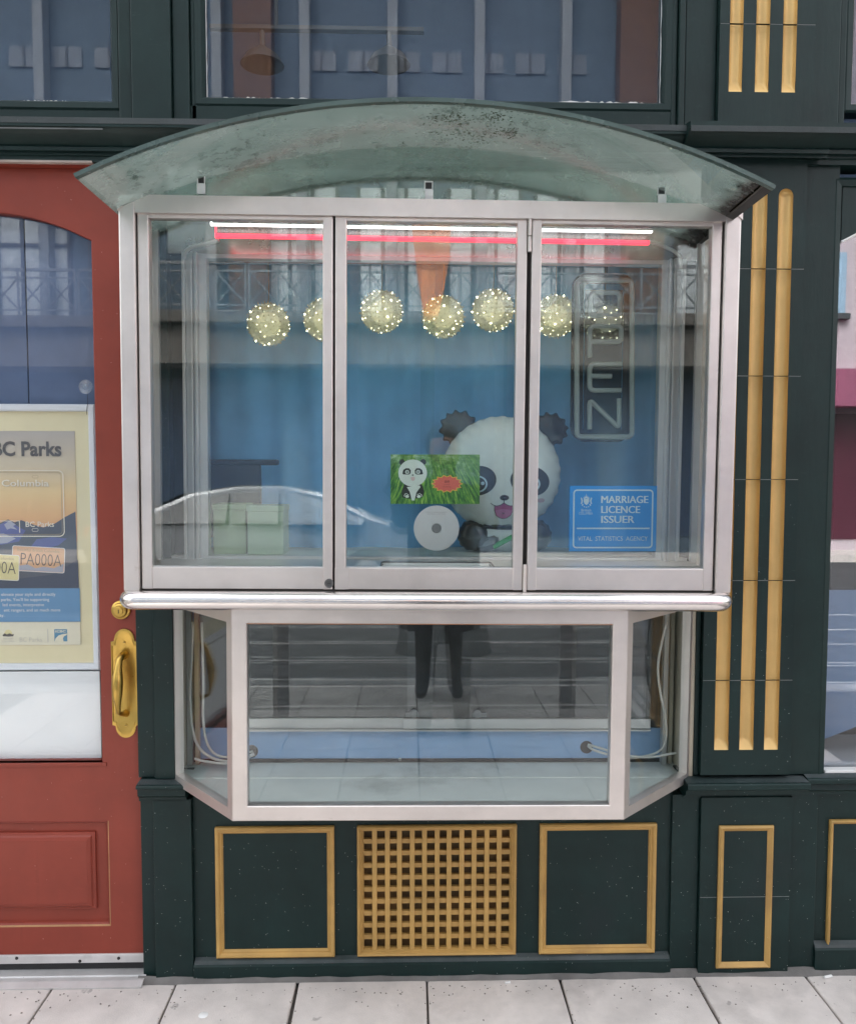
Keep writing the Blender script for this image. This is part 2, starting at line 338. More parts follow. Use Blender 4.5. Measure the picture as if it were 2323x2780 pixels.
# ------------------------------------------------------------------ shopfront
shop = empty('shopfront', (0, 0, 0), 'dark green timber shopfront with gold fluted pilaster and gold lattice vent', 'building')
PY = -0.025                                   # pilaster face
XR = 2.3
zs0, zs1 = zz(2165, -.015), zz(2108, 0)       # sill moulding heights
def wallbox(x0, x1, y, z0, z1, mat=GREEN, name='wall_panel', b=0.002, yb=0.12):
    return G().box(x0, x1, y, yb, z0, z1, b).mk(name, mat, shop)
xl0, xl1, xl2 = xx(386, 0, 2400), xx(424, 0, 2400), xx(527, 0, 2400)
xr0, xr1, xr2, xr3 = xx(1817, 0, 2400), xx(1899, PY, 2400), xx(2144, PY, 2400), xx(2208, 0, 2400)
# below the sill
wallbox(xl0, xl1-.001, -.004, 0, zs0, GREEN_LOW, 'pier'); wallbox(xl1, xl2-.001, -.018, 0, zs0, GREEN_LOW, 'pier')
wallbox(xr0, xr1-.001, -.012, 0, zs0, GREEN_LOW, 'pier'); wallbox(xr2+.001, xr3, -.012, 0, zs0, GREEN_LOW, 'pier')
# bulkhead field with an opening for the lattice vent
qx0, qx1 = xx(970, 0, 2400), xx(1400, 0, 2400); pz1, pz0 = zz(2239), zz(2590)
def field(x0, x1):
    wallbox(x0, x1, 0.0, 0, zs0, GREEN_LOW, 'bulkhead_panel', 0)
field(xl2, qx0+.01); field(qx1-.01, xr0); field(xr3, XR)
G().box(qx0+.01, qx1-.01, 0, .12, pz1-.01, zs0).mk('bulkhead_panel', GREEN_LOW, shop)
G().box(qx0+.01, qx1-.01, 0, .12, 0, pz0+.01).mk('bulkhead_panel', GREEN_LOW, shop)
# plinth with a weathered top
def plinth(x0, x1, v):
    z = zz(v, -.02); G().extx([(0.05, 0), (-.022, 0), (-.022, z-.016), (-.016, z-.012), (-.012, z-.004), (0.05, z+.006)], x0, x1).mk('plinth', GREEN_LOW, shop)
    G().extx([(-.0175, z-.0115), (-.0135, z-.0035), (-.001, z+.0028), (-.001, z-.0115)], x0+.002, x1-.002).mk('plinth_top', GREEN_WORN, shop)
plinth(xl2, xr0, 2604); plinth(xr3, XR, 2580)
# gold panel mouldings
def goldframe(x0, x1, z0, z1, Y, wd=0.022, mat=GOLD_D, h=0.014):
    o = G().frame(x0, x1, z0, z1, [(0, Y+.002), (0, Y-h*.75), (wd*.2, Y-h), (wd*.45, Y-h*.85), (wd*.62, Y-h*.45), (wd*.8, Y-h*.5), (wd, Y-.001), (wd, Y+.002)]).mk('panel_moulding', mat, shop)
    return autosmooth(o, 30)
goldframe(xx(587, 0, 2400), xx(908, 0, 2400), pz0, pz1, 0)
goldframe(xx(1463, 0, 2400), xx(1777, 0, 2400), pz0, pz1, 0)
goldframe(xx(2244, 0, 2400), XR-.05, zz(2572, 0, 2250), zz(2225, 0, 2250), 0, .014)
# inner, slightly sunk plywood fields inside the frames keep the same paint; lattice vent:
lat = goldframe(qx0, qx1, pz0, pz1, 0, 0.017, GOLD_D, .014); lat.name = 'lattice_vent'
G().box(qx0+.01, qx1-.01, .026, .032, pz0+.01, pz1-.01).mk('backing_board', GOLD_B, lat)
ix0, ix1, iz0, iz1 = qx0+.015, qx1-.015, pz0+.015, pz1-.015
for i in range(1, 12):
    x = ix0+(ix1-ix0)*i/12; d = random.uniform(-.001, .001)
    G().box(x-.0072+d, x+.0072+d, -.0035, .006, iz0-.001, iz1+.001, .0012).mk('slat', GOLD_D, lat)
for i in range(1, 10):
    z = iz0+(iz1-iz0)*i/10; d = random.uniform(-.001, .001)
    G().box(ix0-.001, ix1+.001, .003, .014, z-.0072+d, z+.0072+d, .0012).mk('slat', GOLD_D, lat)
for (bx0, bx1, bz0, bz1) in ((ix0-.004, ix0+.004, iz0, iz1), (ix1-.004, ix1+.004, iz0, iz1)):
    G().box(bx0, bx1, .001, .014, bz0, bz1).mk('edge_slat', GOLD_D, lat)
for zc in (iz0, iz1):
    G().box(ix0, ix1, .0015, .0125, zc-.004, zc+.004).mk('edge_slat', GOLD_D, lat)
# ---- pilaster on the right: stacked blocks with gold flutes
GZ = [zz(v, PY, u) for v, u in ((730, 2170), (1021, 2165), (1302, 2157), (1576, 2148), (1847, 2135))]
zf_top, zf_bot = zz(511, PY, 2130), zz(2036, PY, 2060)
ztopP, zbotP = zz(425, PY, 2060), zz(2105, PY, 2020)
FL = []
for (ub, wpx) in ((1938, 38), (2006, 38), (2073, 38)):
    a = at(ub, 2036, PY)[0]; b = at(ub+wpx, 2036, PY)[0]; FL.append((a, b))
plx0, plx1 = xx(1899, PY, 2200), xx(2144, PY, 2105)
FD = 0.0185
def flute_mesh(a, b, z0, z1, top_round, bot_scoop):
    """concave trough between x=a..b"""
    r = (b-a)/2; c = (a+b)/2; nx = 12; zs = []
    if top_round: zs += [z1-r+r*math.sin(R(90*i/7)) for i in range(8)]; zhi = z1-r
    else: zs += [z1]; zhi = z1
    if bot_scoop: zs = [z0+0.034*i/6 for i in range(7)]+zs
    else: zs = [z0]+zs
    v = []; f = []
    for z in zs:
        dz = max(0, z-zhi) if top_round else 0; hw = math.sqrt(max(1e-8, r*r-dz*dz)) if top_round else r
        for k in range(nx+1):
            s_ = -math.cos(math.pi*k/nx); x = c+hw*s_; dp = FD*math.sqrt(max(0, 1-s_*s_))*(hw/r)
            if bot_scoop: dp = min(dp, FD*1.1*(z-z0)/0.034)
            wv = 0.0006*math.sin(z*37+c*90)+0.0005*math.sin(z*91)
            v.append((x+wv, PY+dp+.0003, z))
    for i in range(len(zs)-1):
        for k in range(nx): q = i*(nx+1)+k; f.append((q, q+1, q+nx+2, q+nx+1))
    return v, f
pil = G().box(plx0, plx1, PY+.0215, .1, zbotP, ztopP).mk('pilaster', DARKGAP, shop)
def pil_block(z0, z1, flo, fhi, x0, x1, par):
    """face of one block: flo/fhi give the flute extents inside this block (or None)"""
    z0 += .0009; z1 -= .0009; g = G()
    xs = [x0]+[q for a, b in FL2 for q in (a, b)]+[x1]
    lo = z0 if flo is None else max(z0, flo); hi = z1 if fhi is None else min(z1, fhi)
    def face(xa, xb, za, zb): g.add([(xa, PY, za), (xb, PY, za), (xb, PY, zb), (xa, PY, zb)], [(0, 1, 2, 3)])
    if lo >= hi: face(x0, x1, z0, z1)
    else:
        for i in range(0, len(xs), 2): face(xs[i], xs[i+1], z0, z1)
        for i in range(1, len(xs)-1, 2):
            a, b = xs[i], xs[i+1]
            if lo > z0+1e-6: face(a, b, z0, lo)
            if hi < z1-1e-6:
                r = (b-a)/2; c = (a+b)/2; zc = hi-r
                for sg in (-1, 1):
                    pts = [(c+sg*r*math.cos(R(90*k/8)), PY, zc+r*math.sin(R(90*k/8))) for k in range(9)]
                    g.add(pts+[(c+sg*r, PY, hi)], [(k, k+1, 9) for k in range(8)])
                if hi < z1: face(a, b, hi, z1)
    # block edges returning into the joint
    g.add([(x0, PY, z1), (x1, PY, z1), (x1, PY+.006, z1+.0012), (x0, PY+.006, z1+.0012)], [(0, 1, 2, 3)])
    g.add([(x0, PY, z0), (x1, PY, z0), (x1, PY+.006, z0-.0012), (x0, PY+.006, z0-.0012)], [(3, 2, 1, 0)])
    g.add([(x0, PY, z0), (x0, PY, z1), (x0, PY+.03, z1), (x0, PY+.03, z0)], [(0, 1, 2, 3)])
    g.add([(x1, PY, z0), (x1, PY, z1), (x1, PY+.03, z1), (x1, PY+.03, z0)], [(3, 2, 1, 0)])
    g.mk('panel_block', GREEN_LOW if z0 < 1.3 else GREEN, par)
    if lo < hi:
        for a, b in FL2:
            v, f = flute_mesh(a, b, lo, hi, hi < z1-1e-6, lo > z0+1e-6)
            mk('flute', v, f, GOLD, par, True)
FL2 = FL
edges = [ztopP]+GZ+[zbotP]
for i in range(len(edges)-1): pil_block(edges[i+1], edges[i], zf_bot, zf_top, plx0, plx1, pil)
def joints(z, x0, x1, fl, par):
    xs = [x0+.002]+[q for a, b in fl for q in (a-.001, b+.001)]+[x1-.002]
    for k in range(0, len(xs), 2): G().box(xs[k], xs[k+1], PY+.0006, PY+.02, z-.0008, z+.0008).mk('joint', GROOVE, par)
    for a, b in fl:
        g = G(); n = 12; V = []
        for k in range(n+1):
            q = -math.cos(math.pi*k/n); V += [((a+b)/2+(b-a)/2*q, PY+FD*math.sqrt(max(0, 1-q*q))+.0009, z+w_) for w_ in (-.0018, .0018)]
        g.add(V, [(2*k, 2*k+2, 2*k+3, 2*k+1) for k in range(n)]); g.mk('joint', GOLD, par, True)
for z in GZ: joints(z, plx0, plx1, FL, pil)
# lower pilaster block below the sill with gold frame
zj = zz(2436, PY, 2030); zl1, zl0 = zz(2165, PY, 2020), 0.0
pil2 = G().box(xr1, xr2, PY+.0215, .1, zl0, zl1).mk('pilaster_base', DARKGAP, shop)
FL2 = []
pil_block(zj, zl1, 9, 9, xr1, xr2, pil2); pil_block(zl0, zj, 9, 9, xr1, xr2, pil2)
G().box(xr1+.002, xr2-.002, PY+.0006, PY+.02, zj-.0008, zj+.0008).mk('joint', GROOVE, pil2)
gx0, gx1 = xx(1946, PY, 2430), xx(2093, PY, 2430); gz0, gz1 = zz(2626, PY, 2020), zz(2241, PY, 2020)
def goldframe_split(x0, x1, z0, z1, zc, Y, wd, h):
    pr = [(0, Y+.001), (0, Y-h*.6), (wd*.3, Y-h), (wd*.75, Y-h*.5), (wd, Y-.001), (wd, Y+.001)]
    o = G().frame(x0, x1, z0, z1, pr).mk('panel_moulding', GOLD_D, pil2); autosmooth(o, 30)
goldframe_split(gx0, gx1, gz0, gz1, zj, PY, .017, .010)
# strips beside the pilaster above the sill
wallbox(xx(1884, 0, 1900), plx0-.001, -.006, zs1, zz(430), GREEN, 'jamb_strip')
wallbox(plx1+.001, xx(2232, 0, 1900)+.0, -.008, zs1, zz(430), GREEN, 'jamb_strip')
wallbox(xx(370, 0, 1900), xx(419, 0, 1900)-.001, .004, zs1, zz(446, 0), GREEN_LOW, 'jamb_strip', 0.003)
wallbox(xx(419, 0, 1900), xx(474, 0, 1900), -.008, zs1, zz(446, 0), GREEN_LOW, 'jamb_strip')
# sill mouldings
def sill(x0, x1, out, v0, v1, v2, v3, u, name='sill_moulding'):
    za, zb, zc, zd = zz(v0, 0, u), zz(v1, -out, u), zz(v2, -out, u), zz(v3, -.015, u)
    prof = [(0.08, zd), (0.08, za+.003), (0, za), (-out+.004, zb+.001), (-out, zb-.002), (-out, zc+.003), (-out+.004, zc), (-out+.014, zc-.002), (-out*.5-.008, zc-(zc-zd)*.55), (-.018, zc-(zc-zd)*.75), (-.018, zd)]
    o = autosmooth(G().extx(prof, x0, x1).mk(name, GREEN_LOW, shop), 25)
    g = G(); n = 60
    for i in range(n):
        xa, xb = x0+(x1-x0)*i/n, x0+(x1-x0)*(i+1)/n; ja, jb = .004*math.sin(i*1.7)+.0, .004*math.sin((i+1)*1.7)
        g.add([(xa, -out+.008+ja*.5, zb+.0022), (xb, -out+.008+jb*.5, zb+.0022), (xb, -.004, za+.0006), (xa, -.004, za+.0006)], [(0, 1, 2, 3)])
    g.mk('sill_dust', GREEN_WORN, o)
    return o
BX0, BX1 = -0.742, 0.785
sill(xx(366, -.05, 2130), xx(505, -.02, 2130), .045, 2115, 2136, 2146, 2174, 430)
sill(xx(1866, -.05, 2130), xx(2199, -.05, 2130), .055, 2106, 2131, 2148, 2165, 2030)
sill(xx(2199, -.05, 2130)+.001, XR, .035, 2098, 2117, 2131, 2156, 2260)
wallbox(xl0, BX0-.013, .02, zs0-.002, zs1, GREEN_LOW, 'rail', 0, .1); wallbox(BX1+.013, XR, .02, zs0-.002, zs1, GREEN_LOW, 'rail', 0, .1)
# wall behind and between the two glazed boxes
BX0, BX1 = -0.742, 0.785
KX0, KX1 = xx(540, 0, 1100), xx(1815, 0, 1100)
KZ0, KZ1 = 1.262, zz(709, 0)
zup = zz(329, -.09)
wallbox(BX0-.02, KX0, .03, 1.14, zup, GREEN, 'wall_panel', 0); wallbox(KX1, BX1+.04, .03, 1.14, zup, GREEN, 'wall_panel', 0)
wallbox(KX0, KX1, .03, KZ1+.02, zup, GREEN, 'wall_panel', 0); wallbox(BX0-.02, BX1+.04, .031, 1.14, KZ0-.02, GREEN, 'wall_panel', 0)
# cornice
def cornice(x0, x1, o, u, dv=0):
    P = lambda v, y: zz(v+dv, y, u)
    prof = [(0.05, P(329, -o)+.03), (-o, P(329, -o)), (-o, P(348, -o)), (-o+.008, P(349, -o+.008)), (-o+.012, P(358, -o+.012)),
            (-o+.022, P(372, -o+.022)), (-o+.038, P(388, -o+.038)), (-o+.05, P(400, -o+.05)), (-o+.046, P(404, -o+.046)), (-o+.046, P(414, -o+.046)), (-o+.058, P(416, -o+.058)),
            (-o+.058, P(426, -o+.058)), (-.02, P(430, -.02)), (-.02, P(444, -.02)), (0.05, P(445, -.02))]
    return autosmooth(G().extx(prof, x0, x1).mk('cornice', GREEN, shop), 30)
LEDGE = paint('dusty_highlight_paint', (.026, .036, .036), .6, .3, .5, (.25, .26, .26), bump=.3, dirt=1, dirtcol=(.05, .06, .062))  # paler dusty coat; the ledge front's highlight is painted into its colour
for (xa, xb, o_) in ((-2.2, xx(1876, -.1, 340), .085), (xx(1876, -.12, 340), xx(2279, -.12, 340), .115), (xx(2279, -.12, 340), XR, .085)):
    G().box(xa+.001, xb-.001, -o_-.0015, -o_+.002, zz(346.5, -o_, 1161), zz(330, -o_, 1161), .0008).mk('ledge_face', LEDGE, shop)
cornice(-2.2, xx(1876, -.1, 340)-.0, .085, 700)
cornice(xx(1876, -.12, 340), xx(2279, -.12, 340), .115, 2080)
cornice(xx(2279, -.12, 340)+.0, XR, .085, 2200, 2)
# chipped pale edge on the ledge at far left
G().box(-2.2, xx(278, -.087, 346), -.0865, -.085, zz(350, -.087, 200), zz(346, -.087, 200)).mk('bare_edge', paint('bare_edge', (0.1, 0.11, 0.11), .7, .4, 0), shop)
# ---- upper storey: windows, mullion, pilaster top
ZT = 3.25
zr = zz(329, 0)
def upwin(x0, x1, z0, mat=GLASS_UP):
    fr = G().frame(x0-.03, x1+.03, z0-.03, ZT+.2, [(0, .05), (0, .006), (.006, .002), (.022, .004), (.03, .018), (.03, .05)]).mk('window', GREEN, shop); autosmooth(fr, 30)
    G().box(x0-.002, x1+.002, .028, .034, z0-.002, ZT+.2).mk('pane', mat, fr)
    return fr
ax0, ax1 = -1.62, xx(302, .02, 150); bx0_, bx1_ = xx(557, .02, 150), xx(1796, .02, 150)
za_, zb_ = zz(276, .02, 300), zz(272, .02, 1161)
w1 = upwin(ax0, ax1, za_); w2 = upwin(bx0_, bx1_, zb_)
cx0 = xx(2313, .02, 150); w3 = upwin(cx0, cx0+1.0, zz(282, .02, 2310))
# flaking white paint along the lower glass edges
def flake(x0, x1, z, h, par, n=40):
    va, vb = [], []
    for i in range(n+1):
        x = x0+(x1-x0)*i/n; e = min(1, 6*i/n, 6*(n-i)/n)
        va.append((x, .0265, z)); vb.append((x, .0265, z+h*e*random.uniform(.45, 1.1)))
    mk('paint_flake', va+vb, [(i, i+1, i+n+2, i+n+1) for i in range(n)], WHITE_P, par)
flake(xx(38, .02, 276), xx(205, .02, 276), za_-.001, .006, w1); flake(bx0_, xx(880, .02, 268), zb_-.001, .007, w2); flake(xx(1480, .02, 280), bx1_-.005, zb_-.001, .008, w2)
for (x, q) in ((bx0_+.001, w2), (bx1_-.003, w2), (cx0+.002, w3)):
    vv = []; ff = []
    for i in range(31):
        z = zb_+(ZT-zb_)*i/30; vv += [(x, .0268, z), (x+random.uniform(.001, .0035), .0268, z)]
    for i in range(30): ff.append((2*i, 2*i+1, 2*i+3, 2*i+2))
    mk('paint_flake', vv, ff, WHITE_P, q)
# rails and mullion
G().box(-2.2, ax1+.03, .006, .1, zr-.02, za_-.03).mk('window_rail', GREEN, shop)
G().box(xx(529), xx(1838), .004, .1, zr-.02, zb_-.03).mk('window_rail', GREEN, shop)
mu = [xx(q, 0, 200) for q in (322, 360, 469, 516, 534)]
for i, y in enumerate((-.004, -.016, -.004, .004)):
    G().box(mu[i]+.001, mu[i+1]-.001, y, .1, zr-.02, ZT, .003).mk('mullion', GREEN, shop)
pu = [xx(q, 0, 200) for q in (1822, 1838, 1856, 1942, 2200, 2276, 2296)]
for i, y in enumerate((.0, -.012, -.006, None, -.008, .0)):
    if y is None: continue
    G().box(pu[i]+.001, pu[i+1]-.001, y, .1, zr-.02, ZT, .003).mk('mullion', GREEN, shop)
FL2 = []
for (ua, ub) in ((1977, 2013), (2048, 2085), (2121, 2158)): FL2.append((at(ua, 249, PY)[0], at(ub, 249, PY)[0]))
FL2 = [(a, b) for a, b in FL2]
zuj = zz(64, PY, 2070); zub = zz(249, PY, 2070)
pil3 = G().box(pu[3], pu[4], PY+.0215, .1, zr-.02, ZT).mk('upper_pilaster', DARKGAP, shop)
pil_block(zr-.02, zuj, zub, 99, pu[3], pu[4], pil3); pil_block(zuj, ZT, zub, 99, pu[3], pu[4], pil3)
joints(zuj, pu[3], pu[4], FL2, pil3)
G().box(-2.2, XR, 0, .3, ZT, 6.5).mk('upper_wall', GREEN, shop)
# ---- right-hand display window
rx0 = xx(2250, .02, 1390)
zrs = zz(2097, .02, 2230)
rw = G().frame(rx0-.03, rx0+1.2, zrs-.025, zz(470), [(0, .06), (0, -.004), (.008, -.01), (.024, -.006), (.03, .012), (.03, .06)]).mk('display_window', GREEN, shop)
G().box(rx0, rx0+1.17, .03, .036, zrs, zz(480)).mk('pane', GLASS_R, rw)
# arched head of that window, with a pale inner edge
ah = []
for i in range(17):
    xq = rx0+1.17*i/16; ah.append((xq, zz(657, .01, 2280)+.16*(1-((i-8)/8)**2)))
G().prism([(rx0, zz(470)), (rx0+1.17, zz(470))]+ah[::-1], .0, .028).mk('arched_head', GREEN, rw)
g = G(); g.tube([(x, -.001, z-.002) for x, z in ah], .003, 6); g.mk('arch_bead', WHITE_P, rw)
G().box(rx0, rx0+1.17, -.004, .028, zrs-.002, zrs+.014, .002).mk('sill_bead', WHITE_P, rw)
# pale blue board leaning inside the display window
bz1 = zz(1600, .12, 2290); bA = at(2228, 2030, .1); bB = at(2400, 1960, .1)
G().prism([(rx0-.02, bA[1]), (rx0+1.1, bA[1]+(bB[1]-bA[1])/(bB[0]-bA[0])*(rx0+1.1-bA[0])), (rx0+1.1, bz1), (rx0-.02, bz1)], .10, .108).mk('display_board', LBLUE, rw)
G().box(rx0-.02, rx0+1.17, .04, .3, zrs-.02, zrs+.02).mk('window_shelf', WHITE, rw)
# ------------------------------------------------------------------ rooms behind the glass
DARK = plain('dark_room', (0.02, 0.024, 0.032), 0.9)
room = G(); room.box(-2.4, 2.6, 2.6, 2.7, 0, 4.2); room.box(-2.5, -2.4, .1, 2.7, 0, 4.2); room.box(2.6, 2.7, .1, 2.7, 0, 4.2); room.box(-2.4, 2.6, .12, 2.6, 4.1, 4.2); room.box(-2.4, 2.6, .12, 2.6, -.05, 0.01)
ro = room.mk('interior_room', DARK); tag(ro, kind='structure')
up = G().box(-2.3, 2.5, .42, .47, 2.4, 4.0).mk('interior_wall', paint('upper_room_blue', (.048, .08, .132), .7, .12, 0, bump=.05)); tag(up, kind='structure')
fl = G().box(-2.3, 2.5, .125, .42, 2.33, 2.4).mk('interior_ceiling', paint('slab_grey', (.1, .12, .16), .9, .1, 0)); tag(fl, kind='structure')
# ------------------------------------------------------------------ red door
DY = 0.022                                     # face of the door leaf
dx1 = xx(392, DY, 2300); gr = xx(266, DY, 1390); dcx = -1.27; gl = 2*dcx-gr; dx0 = 2*dcx-dx1
door = empty('entrance_door', (dcx, DY, 0), 'brick red painted wooden door with arched glass and brass pull handle', 'door')
dz1 = zz(457, DY, 100); dzb = zz(2590, DY, 200)
gz0 = zz(2071, DY, 150); gzs = zz(652, DY, 244); gza = zz(572, DY, 0)
hw = (gr-gl)/2; rise = gza-gzs; AR = (hw*hw+rise*rise)/(2*rise)
def archz(x): return gzs+rise-AR+math.sqrt(AR*AR-(x-dcx)**2)
axs = [gl+(gr-gl)*i/24 for i in range(25)]
leaf = G()
leaf.prism([(gl, dz1), (gl, gzs)]+[(x, archz(x)) for x in axs[1:-1]]+[(gr, gzs), (gr, dz1)], DY, DY+.045)
pr1 = xx(297, DY, 2370); pl1 = 2*dcx-pr1; pzt, pzb_ = zz(2230, DY, 150), zz(2516, DY, 150)
leaf.box(gr, dx1, DY, DY+.045, pzt, dz1); leaf.box(dx0, gl, DY, DY+.045, pzt, dz1)
leaf.box(pr1, dx1, DY, DY+.045, dzb, pzt); leaf.box(dx0, pl1, DY, DY+.045, dzb, pzt)
# lower rail and sunk panel
leaf.box(gl, gr, DY, DY+.045, pzt, gz0); leaf.box(pl1, pr1, DY, DY+.045, dzb, pzb_)
lo = leaf.mk('leaf', RED, door)
G().box(pl1+.0005, pr1-.0005, DY+.014, DY+.04, pzb_+.0005, pzt-.0005).mk('sunk_panel', RED, door)
o = G().frame(pl1, pr1, pzb_, pzt, [(0, DY+.016), (0, DY+.003), (.004, DY+.001), (.008, DY+.006), (.012, DY+.016)]).mk('panel_bead', RED, door)
fr_, fl_ = xx(258, DY, 2370), 2*dcx-xx(258, DY, 2370); fzt, fzb = zz(2263, DY, 150), zz(2472, DY, 150)
o = G().frame(fl_, fr_, fzb, fzt, [(0, DY+.016), (0, DY+.006), (.008, DY+.004), (.012, DY-.001), (.022, DY-.004), (.022, DY+.016)]).mk('raised_field', RED, door)
G().box(fl_+.02, fr_-.02, DY-.0035, DY+.016, fzb+.02, fzt-.02).mk('raised_field', RED, door)
# worn edges
G().box(pl1, pr1, DY-.0006, DY+.002, pzb_-.0005, pzb_+.0045).mk('worn_edge', REDWORN, door)
G().box(pr1-.0012, pr1+.0008, DY-.0006, DY+.002, pzb_, pzt).mk('worn_edge', REDWORN, door)
# glazing bead following the arch, and the pane
pts = [(gl, DY+.004, gz0), (gl, DY+.004, gzs)]+[(x, DY+.004, archz(x)) for x in axs[1:-1]]+[(gr, DY+.004, gzs), (gr, DY+.004, gz0)]
o = G().tube(pts, .004, 6).mk('glazing_bead', RED, door)
G().prism([(gl-.005, gz0-.005), (gr+.005, gz0-.005), (gr+.005, gzs)]+[(x, archz(x)+.004) for x in axs[::-1]]+[(gl-.005, gzs)], DY+.022, DY+.028).mk('pane', glass('door_glass', (.96, .97, .975), .032, .006), door)
G().box(gl-.01, gr+.01, DY-.004, DY+.02, gz0-.012, gz0, .002).mk('glazing_sill', RED, door)
# kick plate and seal
G().box(dx0, dx1-.002, DY-.006, DY+.03, zz(2613, DY, 200), zz(2590, DY, 200), .002).mk('kick_plate', ALU_W, door)
for u, v in ((48, 2599), (219, 2607), (324, 2599)):
    x, z = at(u, v, DY); G().lathe([(.0001, DY-.009), (.004, DY-.008), (.005, DY-.006), (.005, DY-.005)], (x, 0, z), n=12).mk('screw', BLACK, door)
G().box(dx0, dx1-.004, DY+.004, DY+.03, .011, zz(2612, DY, 200)).mk('seal', BLACK, door)
# white backing sheet in the lower glass, blue blinds in the upper glass
G().box(gl, xx(274, DY+.04, 1950), DY+.036, DY+.040, gz0-.01, zz(1823, DY+.04, 150)).mk('backing_sheet', paint('white_backing', (.86, .89, .88), .5, .02, 0), door)
xg = xx(74, .1, 900)
G().box(gl-.05, xg-.002, .098, .102, zz(1150, .1, 100), dz1).mk('blind_panel', ROOMBLUE, door)
G().box(xg+.002, gr+.05, .098, .102, zz(1150, .1, 100), dz1).mk('blind_panel', ROOMBLUE, door)
G().box(gl-.05, gr+.05, .108, .112, zz(2071, .1, 100), dz1).mk('blind_backing', BLACK, door)
# deadbolt
x, z = at(330, 1655, DY)
db = G().lathe([(.0275, DY), (.0285, DY-.003), (.027, DY-.009), (.022, DY-.012), (.0215, DY-.011), (.020, DY-.018), (.0165, DY-.021), (.0001, DY-.021)], (x, 0, z), n=32).mk('deadbolt', BRASS, door); autosmooth(db, 30)
G().lathe([(.0125, DY-.0205), (.0125, DY-.0245), (.0115, DY-.0255), (.0001, DY-.0255)], (x, 0, z), n=24).mk('cylinder', BRASS, db)
G().box(x-.0012, x+.0012, DY-.0262, DY-.025, z-.007, z+.004).mk('keyhole', BLACK, db)
# pull handle: shaped backplate and swelling grip
hx, hzt = at(337, 1707, DY); hx2, hzb = at(344, 2002, DY); hx = (hx+hx2)/2; hzc = (hzt+hzb)/2
PW, HB = .036, (hzt-hzb)/2; sh = HB-.046
def platepts(s_):
    top = [(hx+PW*s_, hzc+sh*s_), (hx+(PW+.004)*s_, hzc+(sh+.002)), (hx+(PW+.004)*s_, hzc+sh+.008), (hx+.029*s_, hzc+sh+.009)] 
    p = [(PW+.003, sh-.002), (PW+.003, sh+.008), (.030, sh+.010)]+[(.029*math.cos(R(a)), sh+.014+.032*math.sin(R(a))) for a in range(10, 90, 10)]
    full = p+[(0, sh+.046)]+[(-a, b) for a, b in p[::-1]]
    full = full+[(a, -b) for a, b in full[::-1]]
    return [(hx+a*s_, hzc+b*s_) for a, b in full]
po, pi_ = platepts(1.0), platepts(.93); n = len(po)
gg = G(); gg.add([(a, DY, b) for a, b in po]+[(a, DY-.004, b) for a, b in po]+[(a, DY-.005, b) for a, b in pi_]+[(a, DY-.0025, b) for a, b in platepts(.88)],
    [(i, (i+1) % n, n+(i+1) % n, n+i) for i in range(n)]+[(n+i, n+(i+1) % n, 2*n+(i+1) % n, 2*n+i) for i in range(n)]+[(2*n+i, 2*n+(i+1) % n, 3*n+(i+1) % n, 3*n+i) for i in range(n)]+[tuple(range(3*n, 4*n))])
ph = gg.mk('pull_handle', BRASS, door); autosmooth(ph, 25)
zt_, zb2 = zz(1775, DY, 340), zz(1936, DY, 340)
pth = [(hx, DY-.002, zt_-.004), (hx, DY-.02, zt_), (hx-.003, DY-.038, zt_-.012)]; rad = [.013, .010, .010]
for i in range(9):
    q = i/8; pth.append((hx-.004, DY-.044-.012*math.sin(math.pi*q*.9), zt_-.03-(zt_-zb2-.045)*q)); rad.append(.0105+.0055*math.sin(math.pi*min(1, q*1.35))-(.005*max(0, q-.7)/.3))
pth += [(hx-.002, DY-.03, zb2+.006), (hx, DY-.012, zb2+.001), (hx, DY-.002, zb2)]; rad += [.0065, .008, .012]
autosmooth(G().tube(pth, rad, 14).mk('grip', BRASS, ph), 60)
for v in (1744, 1968):
    z = zz(v, DY, 340); G().lathe([(.0045, DY-.0025), (.004, DY-.0045), (.0001, DY-.005)], (hx, 0, z), n=14).mk('screw', BRASS, ph)
    G().box(hx-.003, hx+.003, DY-.0053, DY-.0046, z-.0006, z+.0006).mk('screw_slot', BLACK, ph)
# suction cup with cord, on the inside of the pane
cxs, czs = at(233, 1050, DY+.03)
CLEAR = glass('clear_vinyl', (.85, .9, .95), .12, .25, (.7, .75, .8))
cup = G().lathe([(.0205, DY+.029), (.019, DY+.033), (.010, DY+.04), (.006, DY+.048), (.0001, DY+.049)], (cxs, 0, czs), n=24).mk('suction_cup', CLEAR, None, True, loc=(cxs, DY+.03, czs)); tag(cup, 'clear vinyl suction cup stuck to the arched door glass', 'suction cup')
G().lathe([(.009, DY+.0275), (.008, DY+.026), (.0001, DY+.0255)], (cxs, 0, czs), n=16).mk('knob', CLEAR, cup)
fx_, fz_ = at(238, 1126, DY+.05)
G().tube([(cxs, DY+.045, czs-.008), (cxs-.002, DY+.045, czs-.03), (fx_+.004, DY+.043, fz_+.035), (fx_+.001, DY+.043, fz_+.02), (fx_, DY+.043, fz_)], .0008, 5).mk('cord', BLACK, cup)
wallbox(-2.6, dx0-.002, -.004, 0, zz(446, 0, 100), GREEN_LOW, 'pier')
